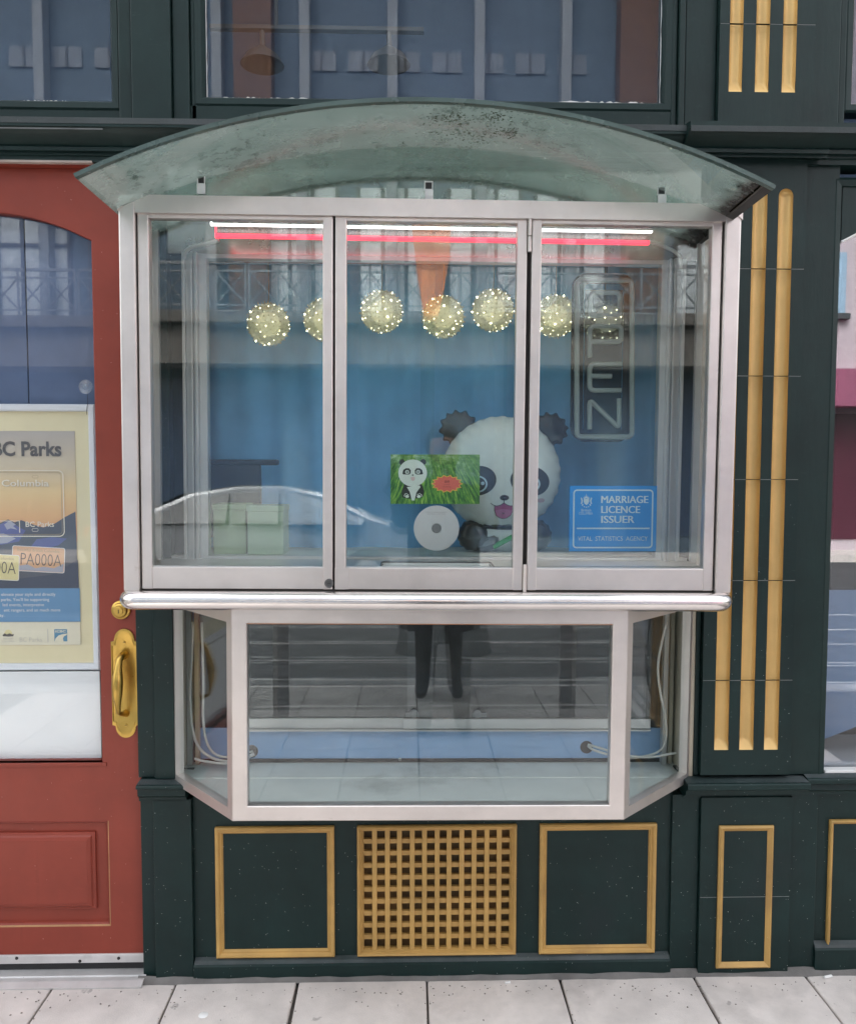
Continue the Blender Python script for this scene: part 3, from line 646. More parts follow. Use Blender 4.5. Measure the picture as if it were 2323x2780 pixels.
# threshold
th = G().extx([(.1, 0), (-.052, 0), (-.052, .004), (-.03, .010), (-.02, .010), (-.018, .008), (-.008, .008), (-.006, .011), (.1, .011)], dx0-.02, xx(398, 0, 2640)).mk('threshold', ALU_W, shop)
G().box(-2.2, dx1+.01, -.004, .08, dz1+.001, zz(446, 0, 100)).mk('door_head', RED, shop)
G().box(-2.2, xx(250, -.02, 450), -.021, -.004, dz1+.002, dz1+.009, .002).mk('head_bead', paint('bare_wood_strip', (.42, .36, .32), .6, .2, 0), shop)
# ------------------------------------------------------------------ notice frame behind the door glass
PYF = DY+.052
nf = empty('poster_frame', (-1.27, PYF, zz(1820, PYF, 100)), 'white framed licence plate poster hanging inside the red door glass', 'poster')
fx1 = (xx(257, PYF, 1100)+xx(275, PYF, 1800))/2; fx0 = 2*-1.27-fx1; ft, fb = zz(1097, PYF, 130), zz(1820, PYF, 130)
PFW = paint('white_frame_lacquer', (.80, .82, .84), .35, .02, 0, bump=.02)
autosmooth(G().frame(fx0, fx1, fb, ft, [(0, PYF+.012), (0, PYF-.004), (.004, PYF-.008), (.016, PYF-.006), (.021, PYF-.001), (.021, PYF+.012)]).mk('frame', PFW, nf), 40)
CREAM = paint('cream_mount', (.80, .72, .45), .6, .04, 0, bump=.02)
G().box(fx0+.01, fx1-.01, PYF+.006, PYF+.01, fb+.01, ft-.01).mk('mount', CREAM, nf)
def pp(u, v): return at(u, v, PYF+.005)
PT = {k: plain('print_'+k, c, .55) for k, c in dict(grey=(.50, .46, .40), peach=(.78, .56, .27), tan=(.70, .58, .36), rose=(.74, .45, .26), blue=(.13, .30, .50), navy=(.055, .07, .11), slate=(.10, .115, .14), violet=(.13, .15, .33), snow=(.42, .43, .50), white=(.82, .82, .80), ink=(.10, .09, .08), line=(.88, .82, .66), foot=(.80, .76, .58), pale=(.66, .56, .44), shadow=(.45, .36, .22), yel=(.76, .68, .34), lgrey=(.55, .53, .46)).items()}
x1p = (pp(203, 1170)[0]+pp(216, 1740)[0])/2; x0p = 2*-1.27-x1p
YP = PYF+.0058
bands = [(1170, 1240, 'grey'), (1240, 1262, 'lgrey'), (1262, 1300, 'pale'), (1300, 1340, 'tan'), (1340, 1385, 'peach'), (1385, 1440, 'rose'), (1440, 1600, 'slate'), (1597, 1690, 'blue'), (1688, 1752, 'foot')]
sheet = G().box(x0p, x1p, PYF+.0048, PYF+.0062, pp(100, 1752)[1], pp(100, 1170)[1]).mk('print_sheet', None or PT['tan'], nf)
# one vertical gradient sheet for the sunset sky
m, t_, out = newmat('print_sunset'); p_ = N(t_, 'BsdfPrincipled'); L(t_, p_.outputs[0], out.inputs[0]); p_.inputs['Roughness'].default_value = .55
geo = N(t_, 'TexCoord'); sp = N(t_, 'SeparateXYZ'); L(t_, geo.outputs['Generated'], sp.inputs[0]); cr = N(t_, 'ValToRGB'); L(t_, sp.outputs[2], cr.inputs[0])
el = cr.color_ramp.elements; el[0].position = 0; el[0].color = (.66, .34, .20, 1); el[1].position = 1; el[1].color = (.47, .43, .38, 1)
for ps, c in ((.22, (.78, .47, .22)), (.45, (.80, .60, .30)), (.68, (.64, .55, .38))):
    e_ = el.new(ps); e_.color = (*c, 1)
L(t_, cr.outputs[0], p_.inputs['Base Color'])
Yq = PYF+.0046
def pq(name, pts, mat, k=0): return flat(name, [pp(*q) for q in pts], Yq-.0004*k, mat, sheet, .0003)
def pbox(name, u0, u1, v0, v1, mat, k=0):
    a, b = pp(u0, v1), pp(u1, v0); return flat(name, [(a[0], a[1]), (b[0], a[1]), (b[0], b[1]), (a[0], b[1])], Yq-.0004*k, mat, sheet, .0003)
zA, zB = pp(100, 1470)[1], pp(100, 1170)[1]
flat('sunset_sky', [(x0p, zA), (x1p, zA), (x1p, zB), (x0p, zB)], Yq, m, sheet, .0003)
pq('mountain', [(-260, 1600), (-260, 1430), (-150, 1400), (-60, 1425), (0, 1420), (22, 1410), (40, 1418), (58, 1412), (90, 1424), (118, 1432), (150, 1421), (176, 1404), (205, 1389), (213, 1600)], PT['slate'], 1)
pq('mountain', [(-120, 1470), (0, 1424), (26, 1412), (50, 1430), (70, 1440), (52, 1470), (20, 1476), (-120, 1500)], PT['violet'], 2)
pq('snow_field', [(12, 1424), (27, 1413), (44, 1424), (36, 1428), (48, 1438), (30, 1434), (20, 1438)], PT['snow'], 3)
pq('snow_field', [(-60, 1455), (10, 1448), (44, 1462), (20, 1474), (-60, 1482)], PT['snow'], 3)
pq('mountain', [(80, 1490), (100, 1464), (140, 1458), (182, 1462), (160, 1480), (110, 1494)], PT['violet'], 2)
pq('mountain', [(-260, 1602), (-260, 1540), (60, 1570), (140, 1560), (212, 1520), (215, 1602)], PT['navy'], 2)
pbox('blue_band', -260, 217, 1597, 1689, PT['blue'], 3)
pbox('footer_band', -260, 218, 1689, 1752, PT['foot'], 3)
def ptxt(body, u0, u1, v, cap, mat, k=4, bold=0.0, rot=0.0, v_at=None):
    x1 = pp(u1, v)[0] if u1 is not None else None; x0 = pp(u0, v)[0] if u0 is not None else None
    return text(body, x0, x1, pp(u1 or u0, v)[1], cap, Yq-.0005*k, mat, sheet, bold, rot)
M1 = 1/905
ptxt('BC Parks', -19, 168, 1237, 38*M1, PT['ink'], 4, .03)
def plate_ring(u0, u1, v0, v1, rad, wd, mat, k):
    a, b = pp(u0, v1), pp(u1, v0); A = rrect(a[0], b[0], a[1], b[1], rad); B = rrect(a[0]+wd, b[0]-wd, a[1]+wd, b[1]-wd, max(rad-wd, .002)); n = len(A)
    return mk('plate_outline', [(x, Yq-.0005*k, z) for x, z in A+B], [(i, (i+1) % n, n+(i+1) % n, n+i) for i in range(n)], mat, sheet)
plate_ring(-330, 173, 1276, 1457, .016, .0028, PT['line'], 5); plate_ring(-324, 167, 1282, 1451, .012, .0012, PT['shadow'], 5)
ptxt('Beautiful British Columbia', -214, 135, 1321, 17*M1, PT['shadow'], 4, .01); ptxt('Beautiful British Columbia', -215, 134, 1320, 17*M1, PT['line'], 5, .01)
ptxt('BC Parks', 71, 148, 1430, 14*M1, PT['line'], 5, .01)
plate_ring(88, 105, 1434, 1443, .0045, .001, PT['line'], 5); plate_ring(88, 105, 1290, 1298, .004, .001, PT['shadow'], 5)
pbox('box_line', 53.5, 55, 1414, 1446, PT['line'], 5); pbox('box_line', -40, 55, 1413.5, 1415, PT['line'], 5)
def tplate(u0, v0, wpx, hpx, rot, base, txt, sub, subbot=None, k=5):
    x0, z1 = pp(u0, v0); wd, hh = wpx*M1, hpx*M1; c, s_ = math.cos(rot), math.sin(rot)
    def T(x, z): return (x0+x*c-z*s_, z1+x*s_+z*c)
    flat('small_plate', [T(x, z) for x, z in rrect(0, wd, -hh, 0, .006)], Yq-.0005*k, PT['white'], sheet, .0003)
    flat('small_plate', [T(x, z) for x, z in rrect(.0018, wd-.0018, -hh+.0018, -.0018, .005)], Yq-.0005*k-.0004, base, sheet, .0002)
    flat('small_plate_hill', [T(x, z) for x, z in ((.002, -hh+.003), (wd-.004, -hh+.003), (wd-.003, -hh*.62), (wd*.8, -hh*.82), (wd*.6, -hh*.78), (wd*.45, -hh*.86), (wd*.3, -hh*.72), (wd*.12, -hh*.8), (.003, -hh*.5))], Yq-.0005*k-.0007, PT['snow'] if subbot is None else PT['yel'], sheet, .0002)
    p = T(wd*.17, -hh*.74); text(txt, p[0], p[0]+wd*.77*c, p[1], hh*.46, Yq-.0005*k-.0013, PT['ink'], sheet, -.012, rot)
    p = T(wd*.1, -hh*.2); text(sub, p[0], p[0]+wd*.8*c, p[1], hh*.11, Yq-.0005*k-.0013, PT['shadow'], sheet, 0, rot)
tplate(35, 1480, 141, 69, R(-3.2), PT['rose'], 'PA000A', 'Beautiful British Columbia')
tplate(-92, 1499, 145, 70, R(-3.2), PT['yel'], 'PA000A', 'Beautiful British Columbia', 1, 9)
for i, (tx, ue) in enumerate((('elevate your style and directly', 152), ('parks. You\'ll be supporting', 135), ('led events, interpretive', 121), ('ent rangers, and so much more', 165), ('ay.', 13))):
    ptxt(tx, None, ue, 1617+14.2*i, 8.2*M1, PT['white'], 5, .004)
LOGO = plain('print_logo_blue', (.10, .28, .42), .5)
pbox('logo_square', 149, 183, 1708, 1741, LOGO, 5)
ptxt('ICBC', 152, 180, 1716.5, 6*M1, PT['foot'], 6, .03)
pq('logo_road', [(150, 1741), (152, 1733), (160, 1725), (172, 1721), (183, 1719.5), (183, 1723), (175, 1727), (172, 1733), (174, 1741)], PT['foot'], 7)
ptxt('BC Parks', 55, 115, 1742, 12*M1, PT['lgrey'], 5, -.01)
pbox('footer_rule', 130.5, 131.5, 1708, 1743, PT['lgrey'], 5)
pq('sun_logo', [(12, 1722)]+[(23.5+11*math.cos(R(a)), 1722-13*math.sin(R(a))) for a in range(170, 9, -20)]+[(35, 1722)], PT['yel'], 5)
pq('sun_logo_hill', [(8, 1724), (14, 1719), (20, 1722), (27, 1719), (34, 1722), (39, 1721), (37, 1727), (24, 1728), (10, 1727)], PT['ink'], 6)
ptxt('BRITISH', 11, 37, 1736, 4.5*M1, PT['lgrey'], 5, 0); ptxt('COLUMBIA', 7, 41, 1743, 4.5*M1, PT['lgrey'], 5, 0)
# ------------------------------------------------------------------ stainless display kiosk on the shopfront
KY = -0.2575                                   # front plane
ki = empty('display_kiosk', (0, -.13, 1.2), 'stainless steel glazed ticket kiosk with arched green glass canopy', 'kiosk', None, (0, .0055, 0)); ki.location.x -= .0035
Zc0, Zh0, Zh1 = 1.198, 2.1585, 2.2030
XI, XO = .750, .7915
for s_ in (-1, 1):
    a, b = sorted((s_*XI, s_*XO)); G().box(a, b, KY, KY+.045, Zc0, Zh1-.001, .004).mk('post', STEEL_V, ki)
hd = G().prism([(-XI, Zh0), (XI, Zh0), (XI, Zh1), (-XI, Zh1)], KY-.0015, KY+.045)
hd.mk('header', STEEL_H, ki)
for s_ in (-1, 1):                             # mitred corner caps of the header
    G().prism([(s_*XI, Zh1-.006), (s_*XI, Zh1+.0005), (s_*(XI+.004), Zh1+.0005), (s_*(XO+.0015), Zh1-.022), (s_*(XO+.0015), Zh1-.04)], KY-.003, KY+.05).mk('corner_cap', STEEL_H, ki)
# sashes
def xm(ut, ub, Y): return (at(ut, 600, Y)[0]+at(ub, 1590, Y)[0])/2
SY = KY+.008
SA = [(xm(366, 393, SY), xm(397, 422, SY), xm(871, 882, SY), xm(897, 911, SY)),
      (xm(903, 917, SY), xm(932, 949, SY), xm(1398, 1399, SY), xm(1427, 1424, SY)),
      (xm(1439, 1436, SY), xm(1466, 1463, SY), xm(1933, 1910, SY), xm(1960, 1937, SY))]
sz1, gz1_, gz0_, sz0 = zz(590, SY), zz(602, SY), zz(1542, SY), zz(1602, SY)
sashes = []
for i, (o0, i0, i1, o1) in enumerate(SA):
    g = G(); Y0, Y1 = SY, SY+.028
    g.box(o0, i0, Y0, Y1, sz0, sz1, .0025); g.box(i1, o1, Y0, Y1, sz0, sz1, .0025)
    g.box(i0-.001, i1+.001, Y0+.0006, Y1-.001, gz1_, sz1-.001, .002); g.box(i0-.001, i1+.001, Y0+.0006, Y1-.001, sz0+.001, gz0_, .002)
    so_ = g.mk('sash', STEEL_V, ki); sashes.append(so_)
    G().box(i0-.004, i1+.004, SY+.012, SY+.017, gz0_-.004, gz1_+.004).mk('pane', GLASS_D, so_)
    for (a, b, c, d) in ((i0-.0005, i1+.0005, gz0_-.0005, gz0_+.0022),):
        G().box(a, b, SY+.006, SY+.012, c, d).mk('gasket', ALU, so_)
# small joining plate and lock at the meeting stile, stain, hinges
G().box(xm(910, 910, SY), xm(949, 949, SY), SY-.0012, SY+.001, sz0+.001, gz0_-.001, .0004).mk('joining_plate', STEEL_V, sashes[1])
x, z = at(897, 1585, SY)
lk = G().lathe([(.0118, SY), (.0118, SY-.003), (.0105, SY-.0045), (.008, SY-.0035), (.0001, SY-.0035)], (x, 0, z), n=24).mk('cam_lock', plain('dark_nickel', (.12, .12, .12), .35, .9), sashes[0])
G().box(x-.0045, x+.0045, SY-.0042, SY-.0033, z-.0008, z+.0008).mk('key_slot', BLACK, sashes[0])
hxm = (SA[1][3]+SA[2][0])/2
for (v0, v1) in ((593, 640), (640, 684), (1530, 1606)):
    za, zb = zz(v1, SY, 1432), zz(v0, SY, 1432)
    G().lathe([(.0045, za+.001), (.005, za+.002), (.005, zb-.002), (.0045, zb-.001)], (hxm, SY-.003, 0), 'z', 12).mk('hinge', STEEL_V, sashes[2])
# dark gaps round the sashes
G().box(-XI, XI, SY+.02, SY+.026, sz1-.002, Zh0).mk('gap_seal', DARKGAP, ki)
G().box(-XI, XI, SY+.004, SY+.026, Zc0, sz0+.002).mk('gap_seal', plain('grimy_gap', (.05, .045, .04), .9), ki)
for q in ((-XI, SA[0][0]), (SA[0][3], SA[1][0]), (SA[1][3], SA[2][0]), (SA[2][3], XI)):
    G().box(q[0]-.001, q[1]+.001, SY+.018, SY+.024, Zc0, Zh0).mk('gap_seal', plain('sash_seal', (.045, .04, .037), .8), ki)
# counter ledge and bull-nose tube wrapping the front
tr_ = .0242; ty = KY-.013; tz = zz(1633, ty, 1161)
ex0, ex1 = xx(319, ty, 1633)+tr_, xx(2001, ty, 1639)-tr_
pts = []
for k in range(7):
    a = R(180-90*k/6); pts.append((ex0+.035+.035*math.cos(a)-.0, ty+.035-.035*math.sin(a)+.0, tz))
pts = [(ex0, -.03, tz), (ex0, ty+.06, tz)]+pts
for k in range(7):
    a = R(90-90*k/6); pts.append((ex1-.035+.035*math.cos(a), ty+.035-.035*math.sin(a), tz))
pts += [(ex1, ty+.06, tz), (ex1, -.03, tz)]
autosmooth(G().tube(pts, tr_, 20).mk('bullnose_rail', TUBE, ki), 60)
G().box(-XO+.002, XO-.002, KY+.004, .02, tz-.012, Zc0-.0005).mk('counter', STEEL_H, ki)
# side walls of the upper box, back window frame
SIDEP = glass('frosted_side_sheet', (.8, .8, .76), .05, .9, (.74, .66, .57), .1, 3)
for s_ in (-1, 1):
    a, b = sorted((s_*(XO-.004), s_*(XO-.012)))
    G().box(a, b, KY+.045, .02, Zc0, Zh1-.01).mk('side_panel', SIDEP, ki)
    a, b = sorted((s_*(XO-.012), s_*(XO-.03)))
    G().box(a, b, -.125, -.118, Zc0, Zh1-.02).mk('side_rib', STEEL_IN, ki)
    G().box(a, b, -.035, -.02, Zc0, Zh1-.02).mk('side_rib', ALU, ki)
bf = G()
for (ua, ub, y0, y1) in ((500, 508, -.022, .03), (508, 524, -.008, .03), (524, 529, -.026, .03), (529, 536, -.012, .03), (536, 541, -.024, .03), (541, 562, -.004, .03)):
    xa, xb = xx(ua, -.01, 1100), xx(ub, -.01, 1100)
    bf.box(xa, xb, y0, y1, 1.245, KZ1+.012, .0008)
for (ua, ub, y0, y1) in ((1790, 1806, -.004, .03), (1806, 1811, -.024, .03), (1811, 1818, -.012, .03), (1818, 1823, -.026, .03), (1823, 1842, -.008, .03), (1842, 1850, -.022, .03)):
    xa, xb = xx(ua, -.01, 1100), xx(ub, -.01, 1100)
    bf.box(xa, xb, y0, y1, 1.245, KZ1+.012, .0008)
bwx0, bwx1 = xx(562, -.004, 1100), xx(1790, -.004, 1100)
bf.box(bwx0, bwx1, -.004, .03, KZ1, KZ1+.011)
bfo = bf.mk('back_window', ALU, ki)
xm_ = xx(1160, 0)
G().box(bwx0-.004, xm_+.02, .010, .015, 1.262, KZ1+.003).mk('pane', GLASS_IN, bfo); G().box(xm_-.02, bwx1+.004, .002, .007, 1.262, KZ1+.003).mk('pane', GLASS_IN, bfo)
G().box(-XO+.015, XO-.015, .0, .028, KZ1+.0125, Zh1+.2).mk('back_header', steel('back_header_metal', (0.03, 1, 1), (.62, .58, .55), .22, .85), ki)
# shelf with cash tray
sh0 = 1.255; tx0, tx1 = xx(1040, -.12, 1530), xx(1335, -.12, 1530)
tyf, tyb = KY+.036, -.085
g = G(); g.box(-XO+.03, tx0, KY+.036, .02, sh0-.004, sh0); g.box(tx1, XO-.03, KY+.036, .02, sh0-.004, sh0); g.box(tx0, tx1, tyb, .02, sh0-.004, sh0)
g.mk('shelf', steel('shelf_metal', (0.03, 1, 1), (.70, .69, .67), .35, .8), ki)
G().box(-XO+.03, XO-.03, -.006, .03, sh0+.0005, 1.2625).mk('sill_rail', ALU, ki)
tr = G().box(tx0+.001, tx1-.001, tyf, tyb-.001, sh0-.010, sh0-.006); tr.box(tx0+.002, tx1-.002, tyb-.004, tyb-.001, sh0-.0055, sh0-.001)
tr.mk('cash_tray', WHITE, ki)
G().box(tx0-.004, tx1+.004, tyb, tyb+.004, sh0, sh0+.003).mk('tray_rim', plain('rim_dark', (.1, .1, .1), .5), ki)
for q in (tx0-.004, tx1): G().box(q, q+.004, tyf, tyb, sh0, sh0+.003).mk('tray_rim', plain('rim_dark', (.1, .1, .1), .5), ki)
# ---- canopy: shallow glass barrel vault over the box, overhanging towards the street
def canopy_mat():
    m, t, out = newmat('weathered_canopy_glass'); co = N(t, 'TexCoord').outputs['Object']
    tr = N(t, 'BsdfTransparent'); tr.inputs[0].default_value = (.80, .88, .84, 1)
    c = mix(t, ramp(t, noise(t, co, 4, 6, .65, (1, 2.5, 1)), .35, .7), (.36, .42, .385), (.48, .53, .49))
    n2 = noise(t, co, 30, 5, .7); n3 = noise(t, co, 3, 4, .6)
    mm = N(t, 'Math', operation='MULTIPLY'); L(t, ramp(t, n2, .5, .66), mm.inputs[0]); L(t, ramp(t, n3, .5, .68), mm.inputs[1])
    c = mix(t, mm.outputs[0], c, (.06, .08, .06))
    sp = N(t, 'SeparateXYZ'); L(t, co, sp.inputs[0])
    # lichen in the outer right-hand corner of the overhang
    cx_ = N(t, 'MapRange'); cx_.inputs[1].default_value = .62; cx_.inputs[2].default_value = .765; L(t, sp.outputs[0], cx_.inputs[0])
    cn = N(t, 'Math', operation='ADD'); L(t, cx_.outputs[0], cn.inputs[0]); L(t, n2, cn.inputs[1])
    lich = ramp(t, cn.outputs[0], 1.05, 1.3)
    c = mix(t, lich, c, (.028, .026, .018))
    df = N(t, 'BsdfDiffuse'); L(t, c, df.inputs[0]); tl = N(t, 'BsdfTranslucent'); L(t, c, tl.inputs[0])
    ms = N(t, 'MixShader'); ms.inputs[0].default_value = .72; L(t, df.outputs[0], ms.inputs[1]); L(t, tl.outputs[0], ms.inputs[2])
    fx = N(t, 'MixShader'); fm = N(t, 'MapRange'); fm.inputs[1].default_value = .3; fm.inputs[2].default_value = .7; fm.inputs[3].default_value = .30; fm.inputs[4].default_value = .56; L(t, n3, fm.inputs[0])
    ad = N(t, 'Math', operation='ADD'); ad.use_clamp = True; L(t, fm.outputs[0], ad.inputs[0]); L(t, lich, ad.inputs[1])
    L(t, ad.outputs[0], fx.inputs[0]); L(t, tr.outputs[0], fx.inputs[1]); L(t, ms.outputs[0], fx.inputs[2])
    gl = N(t, 'BsdfGlossy'); gl.inputs['Roughness'].default_value = .025
    mx = N(t, 'MixShader'); L(t, fresnel(t, .06), mx.inputs[0]); L(t, fx.outputs[0], mx.inputs[1]); L(t, gl.outputs[0], mx.inputs[2]); L(t, mx.outputs[0], out.inputs[0]); return m
CAN = canopy_mat()
CY0, CY1 = -.487, .0
tipL, tipR, crn = at(197, 477, CY0), at(2104, 497, CY0), at(1163, 264, CY0)
cspan = (tipR[0]-tipL[0])/2; ccx = (tipR[0]+tipL[0])/2; czs_ = (tipL[1]+tipR[1])/2; crise = crn[1]-czs_
CR = (cspan**2+crise**2)/(2*crise); chalf = math.asin(cspan/CR); ccz = czs_+crise-CR
def vault(y0, y1, r0, r1, n=48, ny=8):
    v = []; f = []
    for j in range(ny+1):
        y = y0+(y1-y0)*j/ny
        for r in (r0, r1):
            for i in range(n+1):
                a = -chalf+2*chalf*i/n; v.append((ccx+r*math.sin(a), y, ccz+r*math.cos(a)))
    m_ = n+1; st = 2*m_
    for j in range(ny):
        for i in range(n):
            q = j*st+i; f.append((q, q+1, q+1+st, q+st)); q += m_; f.append((q, q+st, q+1+st, q+1))
        f.append((j*st, j*st+st, j*st+st+m_, j*st+m_)); f.append((j*st+n, j*st+n+m_, j*st+st+n+m_, j*st+st+n))
    for j in (0, ny):
        for i in range(n): q = j*st+i; f.append((q, q+m_, q+m_+1, q+1))
    return v, f
v, f = vault(CY0, CY1, CR-.009, CR); cano = mk('canopy', v, f, CAN, ki); autosmooth(cano, 40)
# raw edges of the sheet: dark green polished edge in front, dirt line behind
EDGE = paint('canopy_glass_edge', (.06, .095, .085), .25, .3, .3, (.2, .22, .2))
for (y, r_, w_) in ((CY0-.0015, CR-.0045, .0047),):
    g = G(); n = 48; pts = []
    vv = []
    for i in range(n+1):
        a = -chalf+2*chalf*i/n
        for (rr, yy) in ((r_-w_, y), (r_+w_, y), (r_+w_, y+.014), (r_-w_, y+.014)): vv.append((ccx+rr*math.sin(a), yy, ccz+rr*math.cos(a)))
    ff = []
    for i in range(n):
        for k in range(4): ff.append((4*i+k, 4*i+(k+1) % 4, 4*i+4+(k+1) % 4, 4*i+4+k))
    mk('canopy_edge', vv, ff, EDGE, cano)
# glass tympanum standing on the header
tyy = KY+.02
tym = [(ccx+(CR-.010)*math.sin(-chalf+2*chalf*i/40), ccz+(CR-.010)*math.cos(-chalf+2*chalf*i/40)) for i in range(41)]
tym = [(x, max(z, Zh1-.004)) for x, z in tym]
G().prism([(XI, Zh1-.006), (-XI, Zh1-.006)]+[q for q in tym if abs(q[0]) <= XI], tyy, tyy+.006).mk('tympanum_pane', glass('grimy_tympanum', (.80, .88, .85), .055, .10, (.30, .38, .34), 0, 6), ki)
for u, v in ((545, 505), (1162, 517), (1793, 527)):
    x, z = at(u, v+22, KY+.012); hwd = .0105
    cl = G().box(x-hwd, x+hwd, KY+.006, KY+.012, z-.004, z+.021).mk('clip', WHITE, ki)
    G().frame(x-hwd+random.uniform(-.003, .001), x+hwd-.001, z+.021, z+.043, [(0, KY+.008), (0, KY+.013), (.0022, KY+.013), (.0022, KY+.008)]).mk('clip_loop', WHITE, cl)
    G().box(x-hwd+.002, x+hwd-.003, KY+.012, KY+.014, z+.023, z+.041).mk('clip_pad', BLACK, cl)
# moss and leaf litter lying on the canopy
MOSS = paint('dark_moss', (.035, .045, .022), .95, .5, 0, bump=.6)
litter = G()
for (u, v, n, sp) in ((1215, 320, 70, 34), (1335, 318, 50, 24), (1245, 355, 60, 50), (1370, 360, 40, 26), (1290, 372, 40, 40), (1440, 348, 14, 30), (1500, 395, 14, 30), (700, 340, 10, 90), (1720, 385, 16, 60), (1100, 400, 30, 120)):
    for _ in range(n*2):
        uu, vv_ = u+random.gauss(0, sp), v+random.gauss(0, sp*.28)
        d = ray(uu, vv_); a_ = d.x**2+d.z**2; ox, oz = CAM.x-ccx, CAM.z-ccz; b_ = 2*(ox*d.x+oz*d.z); c_ = ox*ox+oz*oz-(CR-.0092)**2; D = b_*b_-4*a_*c_
        if D < 0: continue
        t = (-b_+math.sqrt(D))/(2*a_); p = CAM+d*t
        if not (CY0+.01 < p.y < -.01): continue
        ang = math.atan2(p.x-ccx, p.z-ccz); s_ = random.uniform(.0008, .0032); ra = random.uniform(0, 6.28)
        T = Vector((math.cos(ang), 0, -math.sin(ang))); Nn = Vector((math.sin(ang), 0, math.cos(ang))); B = Vector((0, 1, 0))
        e1 = T*math.cos(ra)+B*math.sin(ra); e2 = -T*math.sin(ra)+B*math.cos(ra); Nn = -Nn; c0 = Vector((p.x, p.y, p.z))+Nn*.0004
        litter.add([c0-e1*s_*1.6, c0+e2*s_*.6, c0+e1*s_*1.6, c0-e2*s_*.6, c0+Nn*s_*.5], [(0, 1, 4), (1, 2, 4), (2, 3, 4), (3, 0, 4)])
lt_ = litter.mk('moss_litter', MOSS); tag(lt_, 'dark moss flecks and leaf litter scattered on the canopy glass', 'moss', kind='stuff')
# ---- lower bay
LX0, LX1, LZ0, LZ1 = -.517, .523, .5868, 1.155
LY = KY+.003
fw_ = .0405
lf = autosmooth(G().frame(LX0, LX1, LZ0, LZ1, [(0, LY+.03), (0, LY+.002), (.002, LY), (fw_-.002, LY), (fw_, LY+.002), (fw_, LY+.03)]).mk('bay_front', STEEL_H, ki), 25)
G().box(LX0+fw_-.004, LX1-fw_+.004, LY+.012, LY+.017, LZ0+fw_-.004, LZ1-fw_+.004).mk('pane', GLASS_B, lf)
G().box(LX0+fw_, LX1-fw_, LY+.004, LY+.012, LZ1-fw_-.0022, LZ1-fw_).mk('gasket', plain('orange_gasket', (.5, .2, .08), .6), lf)
for (xf, xb) in ((LX0, BX0), (LX1, BX1)):
    A, B = Vector((xf, LY+.001, 0)), Vector((xb, -.002, 0)); d = (B-A); ln = d.length; d.normalize()
    nrm = Vector((-abs(d.y), 0, 0)); out_ = Vector((math.copysign(1, xf)*abs(d.y), -abs(d.x), 0)).normalized()
    def pt(s_, z, o): return tuple(A+d*s_+out_*o+Vector((0, 0, z)))
    w0, w1, w2 = .024, .012, .030
    def ring(o): return [pt(0.0005, LZ0+.001, o), pt(ln, LZ0+.001, o), pt(ln, LZ1, o), pt(0.0005, LZ1, o)], [pt(w0, LZ0+w2, o), pt(ln-w1, LZ0+w2, o), pt(ln-w1, LZ1-.04, o), pt(w0, LZ1-.04, o)]
    o1, i1 = ring(0); o2, i2 = ring(-.026)
    V = o1+i1+o2+i2; F = []
    for k in range(4):
        j = (k+1) % 4
        F += [(k, j, 4+j, 4+k), (8+k, 12+k, 12+j, 8+j), (k, 8+k, 8+j, j), (4+k, 4+j, 12+j, 12+k)]
    sf = mk('bay_side', V, F, STEEL_V, ki); autosmooth(sf, 25)
    pv = [pt(w0-.003, LZ0+w2-.003, q) for q in (-.012, -.017)]+[pt(ln-w1+.003, LZ0+w2-.003, q) for q in (-.012, -.017)]+[pt(ln-w1+.003, LZ1-.037, q) for q in (-.012, -.017)]+[pt(w0-.003, LZ1-.037, q) for q in (-.012, -.017)]
    mk('pane', pv, [(0, 2, 4, 6), (1, 7, 5, 3), (0, 1, 3, 2), (2, 3, 5, 4), (4, 5, 7, 6), (6, 7, 1, 0)], GLASS_B, sf)
NB = .125                                       # back of the niche
fz = LZ0+.014
def poly(z, y): return [(LX0+.01, LY+.026, z), (LX1-.01, LY+.026, z), (BX1-.008, y, z), (BX0+.008, y, z)]
mk('bay_floor', poly(fz-.005, 0)+poly(fz, 0), [(0, 3, 2, 1), (4, 5, 6, 7), (0, 1, 5, 4), (1, 2, 6, 5), (2, 3, 7, 6), (3, 0, 4, 7)], FLOORW, ki)
G().box(BX0+.008, BX1-.008, .0005, NB, fz-.02, fz+.0025).mk('niche_floor', FLOORW, ki)
G().box(BX0+.03, BX1-.03, NB-.006, NB, fz+.003, fz+.014).mk('niche_gap', DARKGAP, ki)
zbt = zz(1977, NB, 1161)
G().box(BX0+.03, BX1-.03, NB-.001, NB+.01, fz+.003, zbt).mk('blue_board', LBLUE, ki)
CREAMW = paint('cream_painted_wood', (.50, .45, .34), .5, .1, 0, bump=.1)
for (xa, xb) in ((BX0-.012, BX0+.008), (BX1-.008, BX1+.012)):
    G().box(xa, xb, -.0, NB+.02, fz-.02, LZ1+.02).mk('niche_side', CREAMW, ki)
for xa in (BX0+.012, BX1-.05):
    G().box(xa, xa+.014, NB-.03, NB-.008, fz+.003, LZ1).mk('niche_jamb', ALU, ki); G().box(xa+.022, xa+.034, NB-.022, NB-.004, fz+.003, LZ1).mk('niche_jamb', CREAMW, ki)
za, zb = zz(1978, NB-.015, 1161), zz(1952, NB-.015, 1161)
sx0, sx1 = xx(630, NB, 1950), xx(1765, NB, 1950)
trk = G().box(sx0, xx(1100, NB, 1950), NB-.012, NB-.002, za, zb, .001); trk.box(xx(1100, NB, 1950), sx1, NB-.022, NB-.012, za+.001, zb+.001, .001); trk.box(sx0, sx1, NB-.026, NB, za-.006, za-.001)
trk.mk('door_track', ALU, ki)
slp = G().box(sx0, xx(1180, NB, 1800), NB-.006, NB-.001, zb-.002, LZ1).mk('sliding_glass', GLASS_UP, ki)
